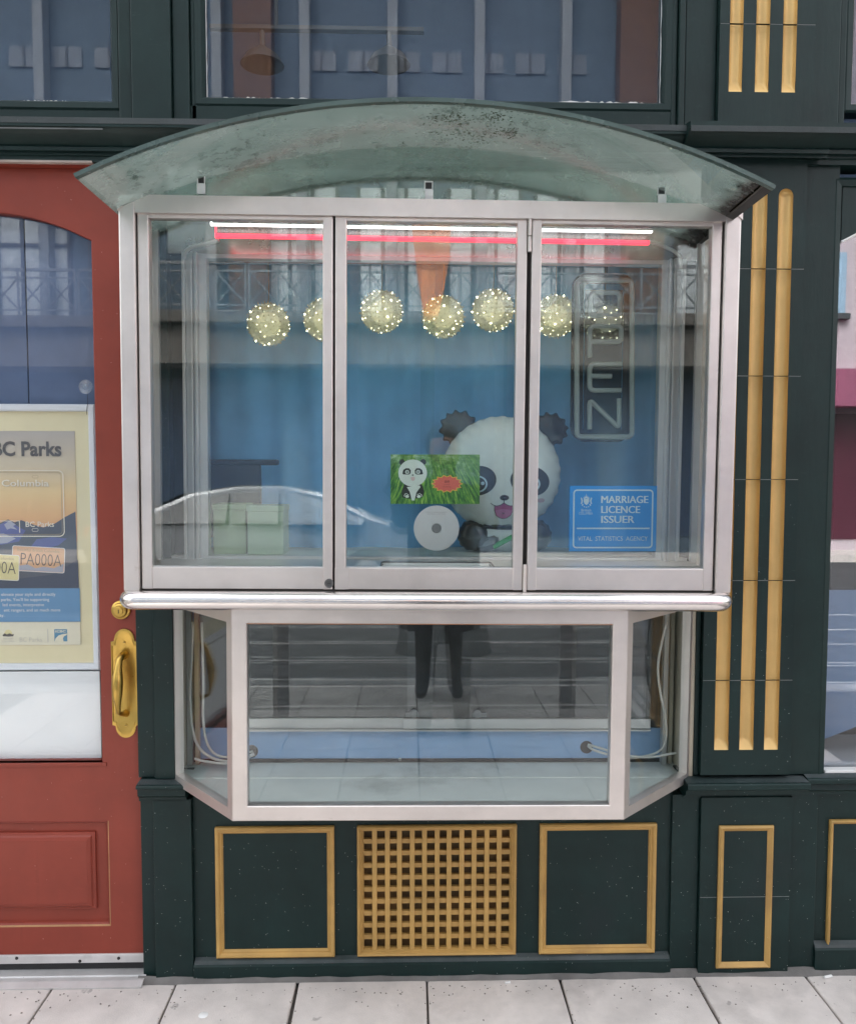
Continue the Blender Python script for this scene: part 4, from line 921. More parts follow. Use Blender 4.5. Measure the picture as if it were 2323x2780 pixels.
sl2 = G().box(xx(1110, NB, 1800), sx1, NB-.016, NB-.011, zb-.002, LZ1).mk('sliding_glass', GLASS_UP, ki)
G().box(BX0+.03, BX1-.03, NB+.006, NB+.012, zbt, LZ1+.02).mk('dark_backing', plain('dark_backing', (.012, .013, .014), .6), ki)
KNB = plain('knob_grey', (.22, .23, .23), .4, .3)
for (u, v, s_) in ((1128, 1938, -1), (1300, 1938, 1)):
    x, z = at(u, v, NB-.02); kn = G().lathe([(.0125, NB-.017), (.0125, NB-.022), (.009, NB-.024), (.0001, NB-.024)], (x, 0, z), n=20).mk('glass_door_knob', KNB, ki)
    G().box(x-.026 if s_ < 0 else x-.014, x+.014 if s_ < 0 else x+.03, NB-.019, NB-.0165, z-.011, z+.002).mk('knob_plate', KNB, kn)
for (u, v) in ((689, 2042), (1597, 2026)):
    x, z = at(u, v, NB); G().lathe([(.020, NB-.0025), (.020, NB-.0012)], (x, 0, z), n=24).mk('cable_hole', BLACK, ki)
x, z = at(1091, 2061, NB); G().lathe([(.005, NB-.003), (.005, NB-.006), (.0001, NB-.006)], (x, 0, z), n=12).mk('hook', WHITE, ki)
# ------------------------------------------------------------------ inside the kiosk
cu = G(); n = 160; cx0_, cx1_ = KX0-.25, KX1+.25; yC = .275
rowz = [1.0, 1.3, 1.7, 2.05, 2.38]; v = []; f = []
for z in rowz:
    for i in range(n+1):
        x = cx0_+(cx1_-cx0_)*i/n; v.append((x, yC+.014*math.sin(x*23+.5*math.sin(x*7))+.006*math.sin(x*61+z), z))
for j in range(len(rowz)-1):
    for i in range(n): q = j*(n+1)+i; f.append((q, q+1, q+n+2, q+n+1))
cu_ = mk('curtain', v, f, CURT, None, True, loc=(0, yC, 1.0)); md = cu_.modifiers.new('t', 'SOLIDIFY'); md.thickness = .003
tag(cu_, 'plain blue curtain hanging across the back of the kiosk window', 'curtain')
ct = G().box(KX0-.25, KX1+.25, .032, .5, 1.235, 1.262).mk('inner_counter', FLOORW); tag(ct, 'pale counter behind the kiosk sliding window', 'counter'); ct.location = (0, 0, 0)
for i, xs_ in enumerate((KX0-.26, KX1+.25)):
    o = G().box(xs_, xs_+.01, .125, .5, 1.0, 2.38).mk('inner_partition', WHITE); tag(o, kind='structure')
cei = G().box(KX0-.26, KX1+.26, .125, .5, 2.32, 2.33).mk('inner_ceiling', WHITE); tag(cei, kind='structure')
# light bars
def lightbar(name, label, u0, u1, v0, v1, Y, housing, glow, hh=.0115, cat='light bar'):
    xa, xb = xx(u0, Y, 610), xx(u1, Y, 640); za, zb = zz(v1, Y), zz(v0, Y)
    r = empty(name, ((xa+xb)/2, Y, za), label, cat, None, (0, .0075, 0))
    G().box(xa, xb, Y-.003, Y+.003, za+.011, zb, .001).mk('acrylic_strip', housing, r)
    G().box(xa, xb, Y-.006, Y+.006, za, za+hh, .002).mk('light_tube', glow, r)
    for k in range(5):
        x = xa+(xb-xa)*(k+.5)/5; G().box(x-.004, x+.004, Y-.005, Y-.003, zb-.012, zb-.004).mk('clip', plain('clip_grey', (.2, .2, .2), .5), r)
    G().box(xa-.002, xa+.001, Y-.006, Y+.006, za, zb).mk('end_cap', glow, r)
    return r
ACR = glass('clear_acrylic', (.86, .86, .86), .06, .22, (.75, .75, .75))
ACRR = glass('clear_acrylic_red', (.88, .84, .84), .06, .2, (.75, .70, .70))
lightbar('white_light_bar', 'lit white light bar along the top of the kiosk glass', 574, 1770, 592, 622, -.14, ACR, plain('white_glow', (.9, .9, .9), .5, 0, (1, .98, .96), .6), .006)
lightbar('red_light_bar', 'lit red light bar just below the white one', 586, 1762, 622, 655, -.11, ACRR, plain('red_glow', (.8, .05, .08), .5, 0, (1, .045, .08), .5))
def cord(name, label, pts, r, mat=CABLE, cat='cable', group=None, n=8):
    P = [Vector(p) for p in pts]; out = []
    for i in range(len(P)-1):
        p0 = P[max(0, i-1)]; p1 = P[i]; p2 = P[i+1]; p3 = P[min(len(P)-1, i+2)]
        for k in range(6):
            t = k/6; out.append(.5*((2*p1)+(p2-p0)*t+(2*p0-5*p1+4*p2-p3)*t*t+(3*p1-p0-3*p2+p3)*t**3))
    out.append(P[-1]); c = out[0]
    o = G().tube(out, r, n).mk(name, mat, None, True, loc=tuple(c)); return tag(o, label, cat, group)
def p3(u, v, Y): a, b = at(u, v, Y); return (a, Y, b)
cord('cable', 'grey cable bundle hanging from the end of the light bars beside the red door', [p3(594, 652, -.11), p3(565, 660, -.1), p3(525, 668, -.08), p3(505, 682, -.06), p3(500, 700, -.04)], .0055)
cord('cable', 'pale cable hanging from the end of the light bars beside the pilaster', [p3(1762, 655, -.11), p3(1800, 668, -.09), p3(1830, 682, -.07), p3(1847, 700, -.04), p3(1849, 730, -.03)], .005)
# cables in the lower bay
cord('cable', 'white cables looping down from the top of the lower bay beside the green jamb', [p3(524, 1690, .05), p3(520, 1800, .06), p3(516, 1900, .06), p3(530, 2010, .05), p3(575, 2058, .05), p3(640, 2066, .07), p3(689, 2046, .11)], .0042)
cord('cable', 'inner white cable of the loop beside the green jamb', [p3(548, 1690, .05), p3(552, 1850, .06), p3(552, 1960, .06), p3(568, 2030, .06), p3(610, 2056, .06), p3(686, 2040, .11)], .0038)
cord('cable', 'white cable lying along the niche floor beside the green jamb', [p3(528, 2060, .02), p3(560, 2068, .03), p3(620, 2072, .05), p3(690, 2050, .11)], .0038)
cord('cable', 'white cable dropping from the top of the lower bay beside the pilaster', [p3(1808, 1690, .04), p3(1786, 1800, .05), p3(1792, 1880, .05), p3(1806, 1950, .05), p3(1806, 2010, .05), p3(1780, 2045, .06), p3(1700, 2058, .07), p3(1620, 2040, .09), p3(1596, 2026, .12)], .0038)
cord('cable', 'white cable leaving the round hole in the blue board', [p3(1596, 2022, .12), p3(1630, 2032, .09), p3(1690, 2050, .06), p3(1760, 2056, .05), p3(1836, 2044, .03)], .0038)
# ------------------------------------------------------------------ things on and behind the back window
# hanging globe lamps
GLOBE = glass('globe_shell', (.92, .88, .74), .03, .62, (.92, .89, .72), 0, 8)
SPIKE = plain('clear_tip', (.55, .53, .40), .15)
LIT = plain('warm_bulb', (1, .95, .8), .4, 0, (1, .88, .60), 2.6)
gr_ = .066
CORE = plain('lamp_core', (.8, .76, .6), .6, 0, (1, .9, .62), .16)
GD = [(729, 880, 'globe lamp of gold light tips, the one farthest from the open sign'), (882, 868, 'globe lamp of light tips half hidden behind the first upright sash frame'), (1036, 846, 'globe lamp of light tips just past the first upright sash frame'),
      (1203, 860, 'globe lamp of light tips hanging lower, in the middle of the row'), (1338, 842, 'globe lamp of light tips directly above the panda balloon'), (1507, 858, 'globe lamp of light tips just past the hinged sash frame'), (1640, 873, 'globe lamp of light tips hanging behind the open sign')]
def fib(n, k):
    z = 1-2*(k+.5)/n; r = math.sqrt(1-z*z); a = k*2.39996; return Vector((r*math.cos(a), r*math.sin(a), z))
for gi, (u, v, lab) in enumerate(GD):
    Yg = .10; x, z = at(u, v, Yg); c = Vector((x, Yg, z)); rnd = random.Random(40+gi)
    r = empty('globe_lamp', (x, Yg, z), lab, 'lamp', 'row of globe lamps in the kiosk')
    bm = bmesh.new(); bmesh.ops.create_icosphere(bm, subdivisions=3, radius=gr_*.95)
    for q in bm.verts: q.co *= 1+rnd.uniform(-.006, .006)
    bm.verts.index_update(); G().add([q.co+c for q in bm.verts], [[w_.index for w_ in f.verts] for f in bm.faces]).mk('shell', GLOBE, r, True); bm.free()
    cg = bmesh.new(); bmesh.ops.create_icosphere(cg, subdivisions=2, radius=gr_*.55); cg.verts.index_update(); G().add([q.co+c for q in cg.verts], [[w_.index for w_ in f.verts] for f in cg.faces]).mk('glow_core', CORE, r, True); cg.free()
    tips = G(); rot = Matrix.Rotation(rnd.uniform(0, 6), 3, 'Z')@Matrix.Rotation(rnd.uniform(0, 6), 3, 'X')
    for k in range(260):
        d = rot@fib(260, k); e = d.orthogonal().normalized(); b = d.cross(e); s_ = rnd.uniform(.0015, .0024); rr = gr_*rnd.uniform(.94, 1.0)
        p = c+d*rr; tips.add([p+e*s_, p+b*s_, p-e*s_, p-b*s_, p+d*s_*1.8, p-d*s_*2], [(0, 1, 4), (1, 2, 4), (2, 3, 4), (3, 0, 4), (1, 0, 5), (2, 1, 5), (3, 2, 5), (0, 3, 5)])
    tag(tips.mk('light_tips', SPIKE, r), kind='stuff')
    bulbs = G()
    for k in range(90):
        d = rot@fib(90, k); e = d.orthogonal().normalized(); b = d.cross(e); big = k % 9 == 0
        if not big and rnd.random() < .45: continue
        s_ = .0034 if big else rnd.uniform(.0009, .0016); p = c+d*gr_*.955
        bulbs.add([p+e*s_, p+b*s_, p-e*s_, p-b*s_, p+d*s_*1.1, p-d*s_*1.4], [(0, 1, 4), (1, 2, 4), (2, 3, 4), (3, 0, 4), (1, 0, 5), (2, 1, 5), (3, 2, 5), (0, 3, 5)])
    tag(bulbs.mk('lit_tips', LIT, r), kind='stuff')
    G().tube([(x, Yg, z+gr_*.95), (x+.002, Yg, z+gr_+.03), (x-.002, Yg, 2.32)], .0011, 5).mk('wire', plain('gold_wire', (.35, .30, .16), .4), r)
# OPEN sign, tubes unlit
YO = .045
def zo(px, py): return at(1520+px*.26667, 700+py*.26667, YO)
ox, oz = zo(450, 1880)
osn = empty('open_sign', (ox, YO, oz), 'unlit upright OPEN sign with grey tubes in the kiosk window', 'sign')
TUB = plain('unlit_tube', (.34, .37, .36), .35); SMOKE = glass('smoked_acrylic', (.22, .24, .25), .04, .4, (.03, .035, .037))
SMOKE2 = glass('smoked_acrylic_thin', (.42, .45, .47), .03, .2, (.04, .045, .05))
def ring3(o, i, y0, y1):
    n = len(o); V = [(x, y0, z) for x, z in o]+[(x, y0, z) for x, z in i]+[(x, y1, z) for x, z in o]+[(x, y1, z) for x, z in i]
    F = []
    for k in range(n):
        j = (k+1) % n; F += [(k, j, n+j, n+k), (2*n+k, 3*n+k, 3*n+j, 2*n+j), (k, 2*n+k, 2*n+j, j), (n+k, n+j, 3*n+j, 3*n+k)]
    return V, F
def orr(x0, x1, y0, y1, rad):
    a, b = zo(x0, y1), zo(x1, y0); return rrect(a[0], b[0], a[1], b[1], rad)
V, F = ring3(orr(105, 768, 150, 1872, .045), orr(232, 655, 260, 1785, .016), YO+.006, YO+.011); mk('backing', V, F, SMOKE, osn)
a, b = zo(240, 1790), zo(648, 320); G().box(a[0], b[0], YO+.007, YO+.010, a[1], b[1]).mk('letter_backing', SMOKE2, osn)
def tubel(name, paths, r=.0074):
    g = G()
    for P in paths:
        closed = P[-1] == 'c'; pts = P[:-1] if closed else P; q = []
        pv = [Vector((zo(*p)[0], YO, zo(*p)[1])) for p in pts]; n_ = len(pv)
        for i in range(n_):
            if (not closed and i in (0, n_-1)): q.append(pv[i]); continue
            p, a_, b_ = pv[i], pv[i-1], pv[(i+1) % n_]; da, db = (a_-p), (b_-p); rad = min(.016, da.length*.45, db.length*.45); s0 = p+da.normalized()*rad; s1 = p+db.normalized()*rad
            for k in range(6): t = k/5; q.append(s0*(1-t)**2+p*2*t*(1-t)+s1*t*t)
        g.tube(q, r, 10, closed)
    return autosmooth(g.mk(name, TUB, osn), 70)
tubel('border_tube', [[(170, 225), (732, 225), (732, 1822), (170, 1822), 'c']], .0078)
tubel('letter_o', [[(305, 350), (610, 350), (610, 585), (305, 585), 'c']])
tubel('letter_p', [[(302, 1012), (302, 692), (622, 692), (622, 855), (308, 855)]])
tubel('letter_e', [[(628, 1082), (300, 1082), (300, 1348), (622, 1348)], [(303, 1203), (524, 1203)]])
tubel('letter_n', [[(300, 1745), (300, 1442), (600, 1735), (600, 1430)]])
G().tube([(ox, YO, zo(450, 160)[1]), (ox, YO, 2.32)], .0009, 5).mk('hanging_wire', BLACK, osn)
# marriage licence sign on the back glass
YM = -.004
ma, mb = at(1543, 1498, YM), at(1783, 1319, YM)
ms_ = empty('notice_sign', (ma[0], YM, ma[1]), 'bright blue marriage licence issuer notice with white border and lettering', 'sign')
SBLUE = paint('sign_blue', (.0, .29, .78), .4, .06, 0, bump=.02); SWH = plain('sign_white', (.62, .80, .88), .5)
G().box(ma[0], mb[0], YM-.002, YM, ma[1]+.001, mb[1], .0008).mk('board', SBLUE, ms_)
def sg(px, py): return at(1530+px*270/1755, 1300+py*270/1755, YM)
A = sg(152, 1224); B = sg(1578, 188)
o_, i_ = rrect(A[0], B[0], A[1], B[1], .011), rrect(A[0]+.0042, B[0]-.0042, A[1]+.0042, B[1]-.0042, .007); n = len(o_)
mk('border_line', [(x, YM-.0024, z) for x, z in o_+i_], [(k, (k+1) % n, n+(k+1) % n, n+k) for k in range(n)], SWH, ms_)
a, b = sg(222, 886), sg(1510, 860); mk('rule', [(a[0], YM-.0024, a[1]), (b[0], YM-.0024, a[1]), (b[0], YM-.0024, b[1]), (a[0], YM-.0024, b[1])], [(0, 1, 2, 3)], SWH, ms_)
def stx(body, x0, x1, yb, yt, bold): [text(body, sg(x0+q, yb)[0], sg(x1-8+q, yb)[0], sg(x0, yb)[1], sg(x0, yt)[1]-sg(x0, yb)[1], YM-.0025-q*.00001, SWH, ms_, 0.0) for q in ((0, 5, 10) if bold > .01 else (0,))]
stx('MARRIAGE', 655, 1485, 425, 300, .018); stx('LICENCE', 655, 1340, 602, 478, .018); stx('ISSUER', 655, 1240, 776, 652, .018)
stx('VITAL  STATISTICS  AGENCY', 245, 1482, 1092, 1014, -.004)
stx('British', 305, 485, 576, 528, .0); stx('COLUMBIA', 262, 515, 630, 588, .0)
def em(name, pts): P = [sg(*q) for q in pts]; mk(name, [(x, YM-.0025, z) for x, z in P], [tuple(range(len(P)))], SWH, ms_)
for q in range(9):                              # emblem: plumes above a shield with side supporters
    a_ = (q-4)*.17; L_ = 150 if q == 4 else 120-6*abs(q-4); cx_, cyy = 395, 400
    em('emblem_plume', [(cx_+math.sin(a_)*60-9, cyy-math.cos(a_)*60), (cx_+math.sin(a_)*L_, cyy-math.cos(a_)*L_), (cx_+math.sin(a_)*60+9, cyy-math.cos(a_)*60)])
em('emblem_shield', [(348, 350), (442, 350), (442, 405), (425, 440), (395, 462), (365, 440), (348, 405)])
for s_ in (-1, 1): em('emblem_supporter', [(395+s_*q, w_) for q, w_ in ((92, 322), (70, 352), (62, 392), (78, 440), (50, 448), (60, 465), (96, 430), (86, 390), (100, 345))])
for k in range(7):
    a_ = R(200+140*k/6); em('emblem_bead', [(395+95*math.cos(a_)+11*math.cos(b_*math.tau/8), 395-105*math.sin(a_)+11*math.sin(b_*math.tau/8)) for b_ in range(8)])
# talk-through disc
YD = -.004; dxc, dzc = at(1184.5, 1434, YD); rd = 61.5/930
DISC = steel('spun_aluminium', (1, 1, 1), (.80, .80, .79), .30, .35)
dsc = G().lathe([(rd, YD), (rd, YD-.0012), (rd-.001, YD-.002), (rd*.5, YD-.0035), (rd*.22, YD-.0045), (rd*.2, YD-.003)], (dxc, 0, dzc), n=56).mk('speaker_disc', DISC, None, False, loc=(dxc, YD, dzc-rd)); autosmooth(dsc, 30)
tag(dsc, 'round silver talk-through disc with a grey centre on the back window', 'disc')
G().lathe([(rd*.205, YD-.0048), (rd*.19, YD-.0052), (.0001, YD-.0052)], (dxc, 0, dzc), n=28).mk('centre_hole', plain('hole_grey', (.22, .22, .22), .6), dsc)
DT = plain('engraved_ink', (.28, .28, .28), .6)
def dg(px, py): return at(1050+px*260/1755, 1220+py*260/1755, YD-.004)
a, b = dg(712, 1158), dg(1105, 1158); text('NORCON COMMUNICATIONS INC', a[0], b[0], a[1], .0021, YD-.0055, DT, dsc)
a, b = dg(750, 1190), dg(1070, 1190); text('INWOOD, L.I.  NEW YORK', a[0], b[0], a[1], .0021, YD-.0055, DT, dsc)
# flyer with bamboo print
YF = -.003
fa, fb_ = at(1060, 1368, YF), at(1302, 1234, YF)
def bamboo():
    m, t, out = newmat('bamboo_print'); p = N(t, 'BsdfPrincipled'); L(t, p.outputs[0], out.inputs[0]); p.inputs['Roughness'].default_value = .4
    g = N(t, 'TexCoord').outputs['Generated']; s_ = N(t, 'SeparateXYZ'); L(t, g, s_.inputs[0])
    # stalks fan out towards the lower edge
    dx = N(t, 'Math', operation='SUBTRACT'); L(t, s_.outputs[0], dx.inputs[0]); dx.inputs[1].default_value = .42
    dz = N(t, 'Math', operation='SUBTRACT'); dz.inputs[0].default_value = 2.1; L(t, s_.outputs[2], dz.inputs[1])
    q = N(t, 'Math', operation='DIVIDE'); L(t, dx.outputs[0], q.inputs[0]); L(t, dz.outputs[0], q.inputs[1])
    cb = N(t, 'CombineXYZ'); L(t, q.outputs[0], cb.inputs[0]); zsc = N(t, 'Math', operation='MULTIPLY'); L(t, s_.outputs[2], zsc.inputs[0]); zsc.inputs[1].default_value = .05; L(t, zsc.outputs[0], cb.inputs[1])
    n1 = noise(t, cb.outputs[0], 75, 3, .6); n2 = noise(t, g, 9, 5, .7)
    cr = N(t, 'ValToRGB'); L(t, n1, cr.inputs[0]); e = cr.color_ramp.elements; e[0].position = .3; e[0].color = (.012, .05, .015, 1); e[1].position = .74; e[1].color = (.55, .72, .16, 1)
    k = e.new(.45); k.color = (.04, .19, .04, 1); k = e.new(.58); k.color = (.17, .42, .06, 1)
    lf = N(t, 'ValToRGB'); L(t, n2, lf.inputs[0]); e = lf.color_ramp.elements; e[0].position = .34; e[0].color = (.02, .10, .03, 1); e[1].position = .7; e[1].color = (.62, .80, .55, 1); k = e.new(.52); k.color = (.16, .36, .09, 1)
    tp = N(t, 'MapRange'); tp.inputs[1].default_value = .45; tp.inputs[2].default_value = .85; L(t, s_.outputs[2], tp.inputs[0])
    th_ = N(t, 'Math', operation='MULTIPLY'); L(t, tp.outputs[0], th_.inputs[0]); th_.inputs[1].default_value = .65
    L(t, mix(t, th_.outputs[0], cr.outputs[0], lf.outputs[0]), p.inputs['Base Color']); return m
fly = empty('flyer', (fa[0], YF, fa[1]), 'green bamboo flyer with a small panda and a red ten dollar starburst', 'flyer')
G().box(fa[0], fb_[0], YF-.0006, YF, fa[1], fb_[1]).mk('sheet', bamboo(), fly)
def fp(px, py): return at(1050+px*260/1755, 1220+py*260/1755, YF)
def fpoly(name, pts, mat, k): P = [fp(*q) for q in pts]; return mk(name, [(x, YF-.0008-.0002*k, z) for x, z in P], [tuple(range(len(P)))], mat, fly)
PWH = plain('print_panda_white', (.70, .80, .72), .5); PBK = plain('print_panda_black', (.02, .03, .025), .5); PGY = plain('print_grey', (.30, .36, .33), .5)
STR = plain('starburst_red', (.78, .16, .12), .5); STY = plain('starburst_yellow', (.85, .60, .08), .5); FPK = plain('print_pink', (.66, .50, .48), .5)
fpoly('panda_ear', ell(280, 235, 52, 55), PBK, 0); fpoly('panda_ear', ell(665, 232, 55, 55), PBK, 0)
fpoly('panda_body', [(330, 630), (270, 760), (280, 880), (400, 905), (550, 900), (660, 870), (685, 770), (640, 640)], PBK, 0)
fpoly('panda_belly', [(365, 690), (600, 660), (615, 690), (540, 790), (505, 935), (455, 935), (420, 780)], PWH, 1)
for s_ in (345, 600):
    pass
fpoly('panda_foot', ell(370, 862, 36, 26), PWH, 2); fpoly('panda_foot', ell(585, 862, 36, 26), PWH, 2)
for (q, w_) in ((318, 850), (330, 822), (358, 812), (388, 826), (566, 822), (600, 812), (630, 826), (640, 852)): fpoly('panda_toe', ell(q, w_, 11, 11, 10), PWH, 2)
fpoly('panda_head', ell(472, 432, 262, 248, 40), PWH, 2)
fpoly('panda_eye', [(285, 440), (300, 375), (345, 345), (405, 345), (438, 385), (432, 440), (400, 462), (300, 458)], PBK, 3); fpoly('panda_eye', [(662, 440), (645, 375), (600, 345), (540, 345), (510, 385), (515, 440), (550, 462), (650, 458)], PBK, 3)
fpoly('panda_iris', ell(372, 415, 38, 38, 18), PWH, 4); fpoly('panda_iris', ell(572, 412, 38, 38, 18), PWH, 4); fpoly('panda_pupil', ell(374, 415, 26, 28, 16), PGY, 5); fpoly('panda_pupil', ell(570, 412, 26, 28, 16), PGY, 5)
fpoly('panda_nose', ell(474, 470, 18, 12, 12), PBK, 4); fpoly('panda_mouth', [(438, 512), (472, 500), (515, 512), (508, 560), (478, 580), (446, 560)], FPK, 4)
def star(cx_, cy_, rx, ry, n, inn):
    return [(cx_+(rx if k % 2 == 0 else rx*inn)*math.cos(k*math.pi/n), cy_+(ry if k % 2 == 0 else ry*inn)*math.sin(k*math.pi/n)) for k in range(2*n)]
fpoly('starburst', star(1100, 630, 295, 168, 14, .80), STY, 3); fpoly('starburst', star(1100, 630, 272, 150, 14, .80), STR, 4)
a, b = fp(1058, 606), fp(1143, 606); text('$10', a[0], b[0], a[1], .0062, YF-.002, plain('burst_ink', (.25, .05, .04), .5), fly, .03)
a, b = fp(1040, 652), fp(1165, 652); text('London', a[0], b[0], a[1], .0034, YF-.002, plain('burst_ink', (.45, .08, .06), .5), fly, 0)
a, b = fp(1030, 696), fp(1170, 696); text('Drawing', a[0], b[0], a[1], .0040, YF-.002, plain('burst_ink', (.38, .07, .05), .5), fly, 0)
# foil panda balloon sitting on the inner counter
YB = .155
pcx, pcz = at(1366, 1287, YB-.06); sc_ = 2166.8/(YB-.06-CAM.y); PRX, PRZ, PRY = 166/sc_, 160/sc_, .082
pan = empty('panda_balloon', (pcx, YB, 1.262), 'inflated foil panda balloon with black ears sitting behind the kiosk glass', 'balloon')
FOILW = paint('white_foil', (.93, .95, .93), .26, .03, 0, bump=.12, bscale=9, coat=.3); FOILB = paint('black_foil', (.016, .015, .015), .22, .2, 0, bump=.35, bscale=30, coat=.5)
def pillow(cx_, cz_, rx, rz, ry, yc, mat, name, nl=14, na=72, crimp=.05, waves=22, rot=0.0):
    v = []; f = []
    for i in range(nl+1):
        ph = math.pi*i/nl; y = -math.cos(ph)
        for k in range(na):
            a = k*math.tau/na; rr = abs(math.sin(ph))**.8; edge = rr**16
            wv = 1+crimp*edge*math.sin(a*waves+.6*math.sin(3*a)); puck = edge*.22*math.cos(a*waves)*ry
            px, pz = rx*rr*wv*math.cos(a), rz*rr*wv*math.sin(a); yy = ry*y*(1-.0)+puck*(1 if y < 0 else -1)*.6
            v.append((cx_+px*math.cos(rot)-pz*math.sin(rot), yc+yy, cz_+px*math.sin(rot)+pz*math.cos(rot)))
    for i in range(nl):
        for k in range(na): f.append((i*na+k, i*na+(k+1) % na, (i+1)*na+(k+1) % na, (i+1)*na+k))
    return mk(name, v, f, mat, pan, True)
ec = at(1246, 1162, YB); pillow(ec[0], ec[1], .058, .054, .022, YB+.02, FOILB, 'ear', 10, 60, .10, 12)
ec = at(1494, 1166, YB); pillow(ec[0], ec[1], .056, .052, .022, YB+.02, FOILB, 'ear', 10, 60, .10, 12)
head = pillow(pcx, pcz, PRX, PRZ, PRY, YB, FOILW, 'head', 16, 120, .006, 30)
def hy(x, z):
    q = 1-((x-pcx)/PRX)**2-((z-pcz)/PRZ)**2; rr = math.sqrt(max(0, 1-q)); ph = math.asin(min(1, rr**(1/.8))); return YB-PRY*math.cos(ph)
def pb(u, v): return at(u, v, YB-.07)
def decal(name, pts, mat, k=1):
    P = [pb(*q) for q in pts]; n_ = len(P); mx, mz = sum(q[0] for q in P)/n_, sum(q[1] for q in P)/n_; V = []; F = []; nr = 6
    for i in range(1, nr+1):
        for x, z in P: X_, Z_ = mx+(x-mx)*i/nr, mz+(z-mz)*i/nr; V.append((X_, hy(X_, Z_)-.0012*k, Z_))
    V.append((mx, hy(mx, mz)-.0012*k, mz))
    for k_ in range(n_): F.append((len(V)-1, k_, (k_+1) % n_))
    for i in range(nr-1):
        for k_ in range(n_): F.append((i*n_+k_, i*n_+(k_+1) % n_, (i+1)*n_+(k_+1) % n_, (i+1)*n_+k_))
    return mk(name, V, F, mat, head, True)
PKB = plain('balloon_black_print', (.016, .02, .02), .3); PINK = plain('balloon_mouth', (.48, .05, .20), .35); PINK2 = plain('balloon_tongue', (.60, .16, .33), .35); BLUSH = plain('balloon_blush', (.70, .50, .52), .4)
decal('eye_patch', ell(1297, 1305, 49, 40, 32, R(-12)), PKB); decal('eye_patch', ell(1438, 1306, 55, 41, 32, R(8)), PKB)
for cx_ in (1296, 1440):
    decal('eye_ring', ell(cx_, 1314, 26, 23, 24), SWH, 2); decal('eye_pupil', ell(cx_-1, 1314, 22, 19, 24), PKB, 3); decal('eye_glint', ell(cx_+13, 1312, 5, 5, 14), SWH, 4)
decal('nose', ell(1368, 1351, 12.5, 7.5, 20), PKB)
decal('mouth', [(1342, 1373), (1354, 1372), (1367, 1365), (1380, 1372), (1392, 1373), (1392, 1386), (1386, 1400), (1376, 1407), (1367, 1409), (1357, 1407), (1347, 1400), (1342, 1386)], PINK)
decal('tongue', [(1343, 1386), (1355, 1383), (1367, 1382), (1380, 1383), (1391, 1386), (1386, 1399), (1376, 1406), (1367, 1408), (1357, 1406), (1347, 1399)], PINK2, 2)
def dtube(pts, r): G().tube([(pb(*q)[0], hy(*pb(*q))-.0014, pb(*q)[1]) for q in pts], r, 6).mk('mouth_line', PKB, head)
dtube([(1331, 1366), (1338, 1371), (1348, 1374), (1358, 1371), (1367, 1365), (1376, 1371), (1386, 1374), (1396, 1371), (1403, 1366)], .0011); dtube([(1367.5, 1357), (1367, 1366)], .0011)
dtube([(1342, 1373), (1342, 1386), (1347, 1400), (1357, 1407), (1367, 1409), (1376, 1407), (1386, 1400), (1392, 1386), (1392, 1373)], .0009)
decal('blush', ell(1470, 1359, 11, 6, 16), BLUSH); decal('blush', ell(1264, 1359, 11, 6, 16), BLUSH)
bc = at(1368, 1470, YB); body = pillow(bc[0], 1.262+.052, .105, .058, .055, YB+.02, FOILW, 'belly', 12, 60, .02, 20)
for s_, nm in ((-1, 'arm'), (1, 'arm')):
    pillow(bc[0]+s_*.098, 1.262+.052, .048, .050, .04, YB-.01, FOILB, nm, 10, 40, .05, 12, s_*.5)
    pillow(bc[0]+s_*.052, 1.262+.026, .036, .022, .028, YB-.035, FOILB, 'paw', 8, 36, .05, 10, -s_*.5)
pillow(bc[0], 1.262+.083, .09, .018, .04, YB-.005, FOILB, 'collar', 8, 40, .04, 12)
a, b = at(1338, 1492, YB-.05), at(1395, 1462, YB-.05)
G().tube([(a[0], YB-.055, a[1]+.008), (b[0], YB-.055, b[1]+.008)], .008, 8).mk('bamboo_stick', paint('green_foil', (.03, .35, .09), .25, .3, 0, bump=.1), pan)
lf_ = at(1330, 1462, YB-.05); mk('bamboo_leaf', [(lf_[0], YB-.056, lf_[1]), (lf_[0]+.012, YB-.058, lf_[1]-.008), (lf_[0]+.018, YB-.056, lf_[1]-.026), (lf_[0]+.004, YB-.054, lf_[1]-.012)], [(0, 1, 2, 3)], PKB, pan)
# pale green lidded boxes and a black panel on the counter
GB = paint('pale_green_plastic', (.36, .47, .27), .4, .05, 0, bump=.02); GB2 = paint('paler_green_plastic', (.46, .58, .42), .4, .05, 0, bump=.02)
for (u0, u1, v0, m_, lab, yb) in ((577, 668, 1369, GB, 'olive green lidded box nearest the window jamb on the inner counter', .075), (670, 770, 1373, GB2, 'paler green lidded box beside the olive one on the inner counter', .06)):
    xa, xb = xx(u0, yb, 1430), xx(u1, yb, 1430); zt = zz(v0, yb, 670)
    r = empty('storage_box', ((xa+xb)/2, yb, 1.262), lab, 'box', 'green lidded boxes on the counter')
    G().box(xa+.001, xb-.001, yb, yb+.11, 1.2622, zt-.016, .003).mk('box_body', m_, r); G().box(xa-.001, xb+.001, yb-.003, yb+.113, zt-.018, zt, .003).mk('lid', m_, r)
BKP = plain('black_screen_plastic', (.015, .017, .02), .35)
xa, xb = xx(556, .21, 1300), xx(755, .21, 1300)
r = empty('black_screen', ((xa+xb)/2, .21, 1.262), 'flat black screen standing behind the green boxes', 'screen')
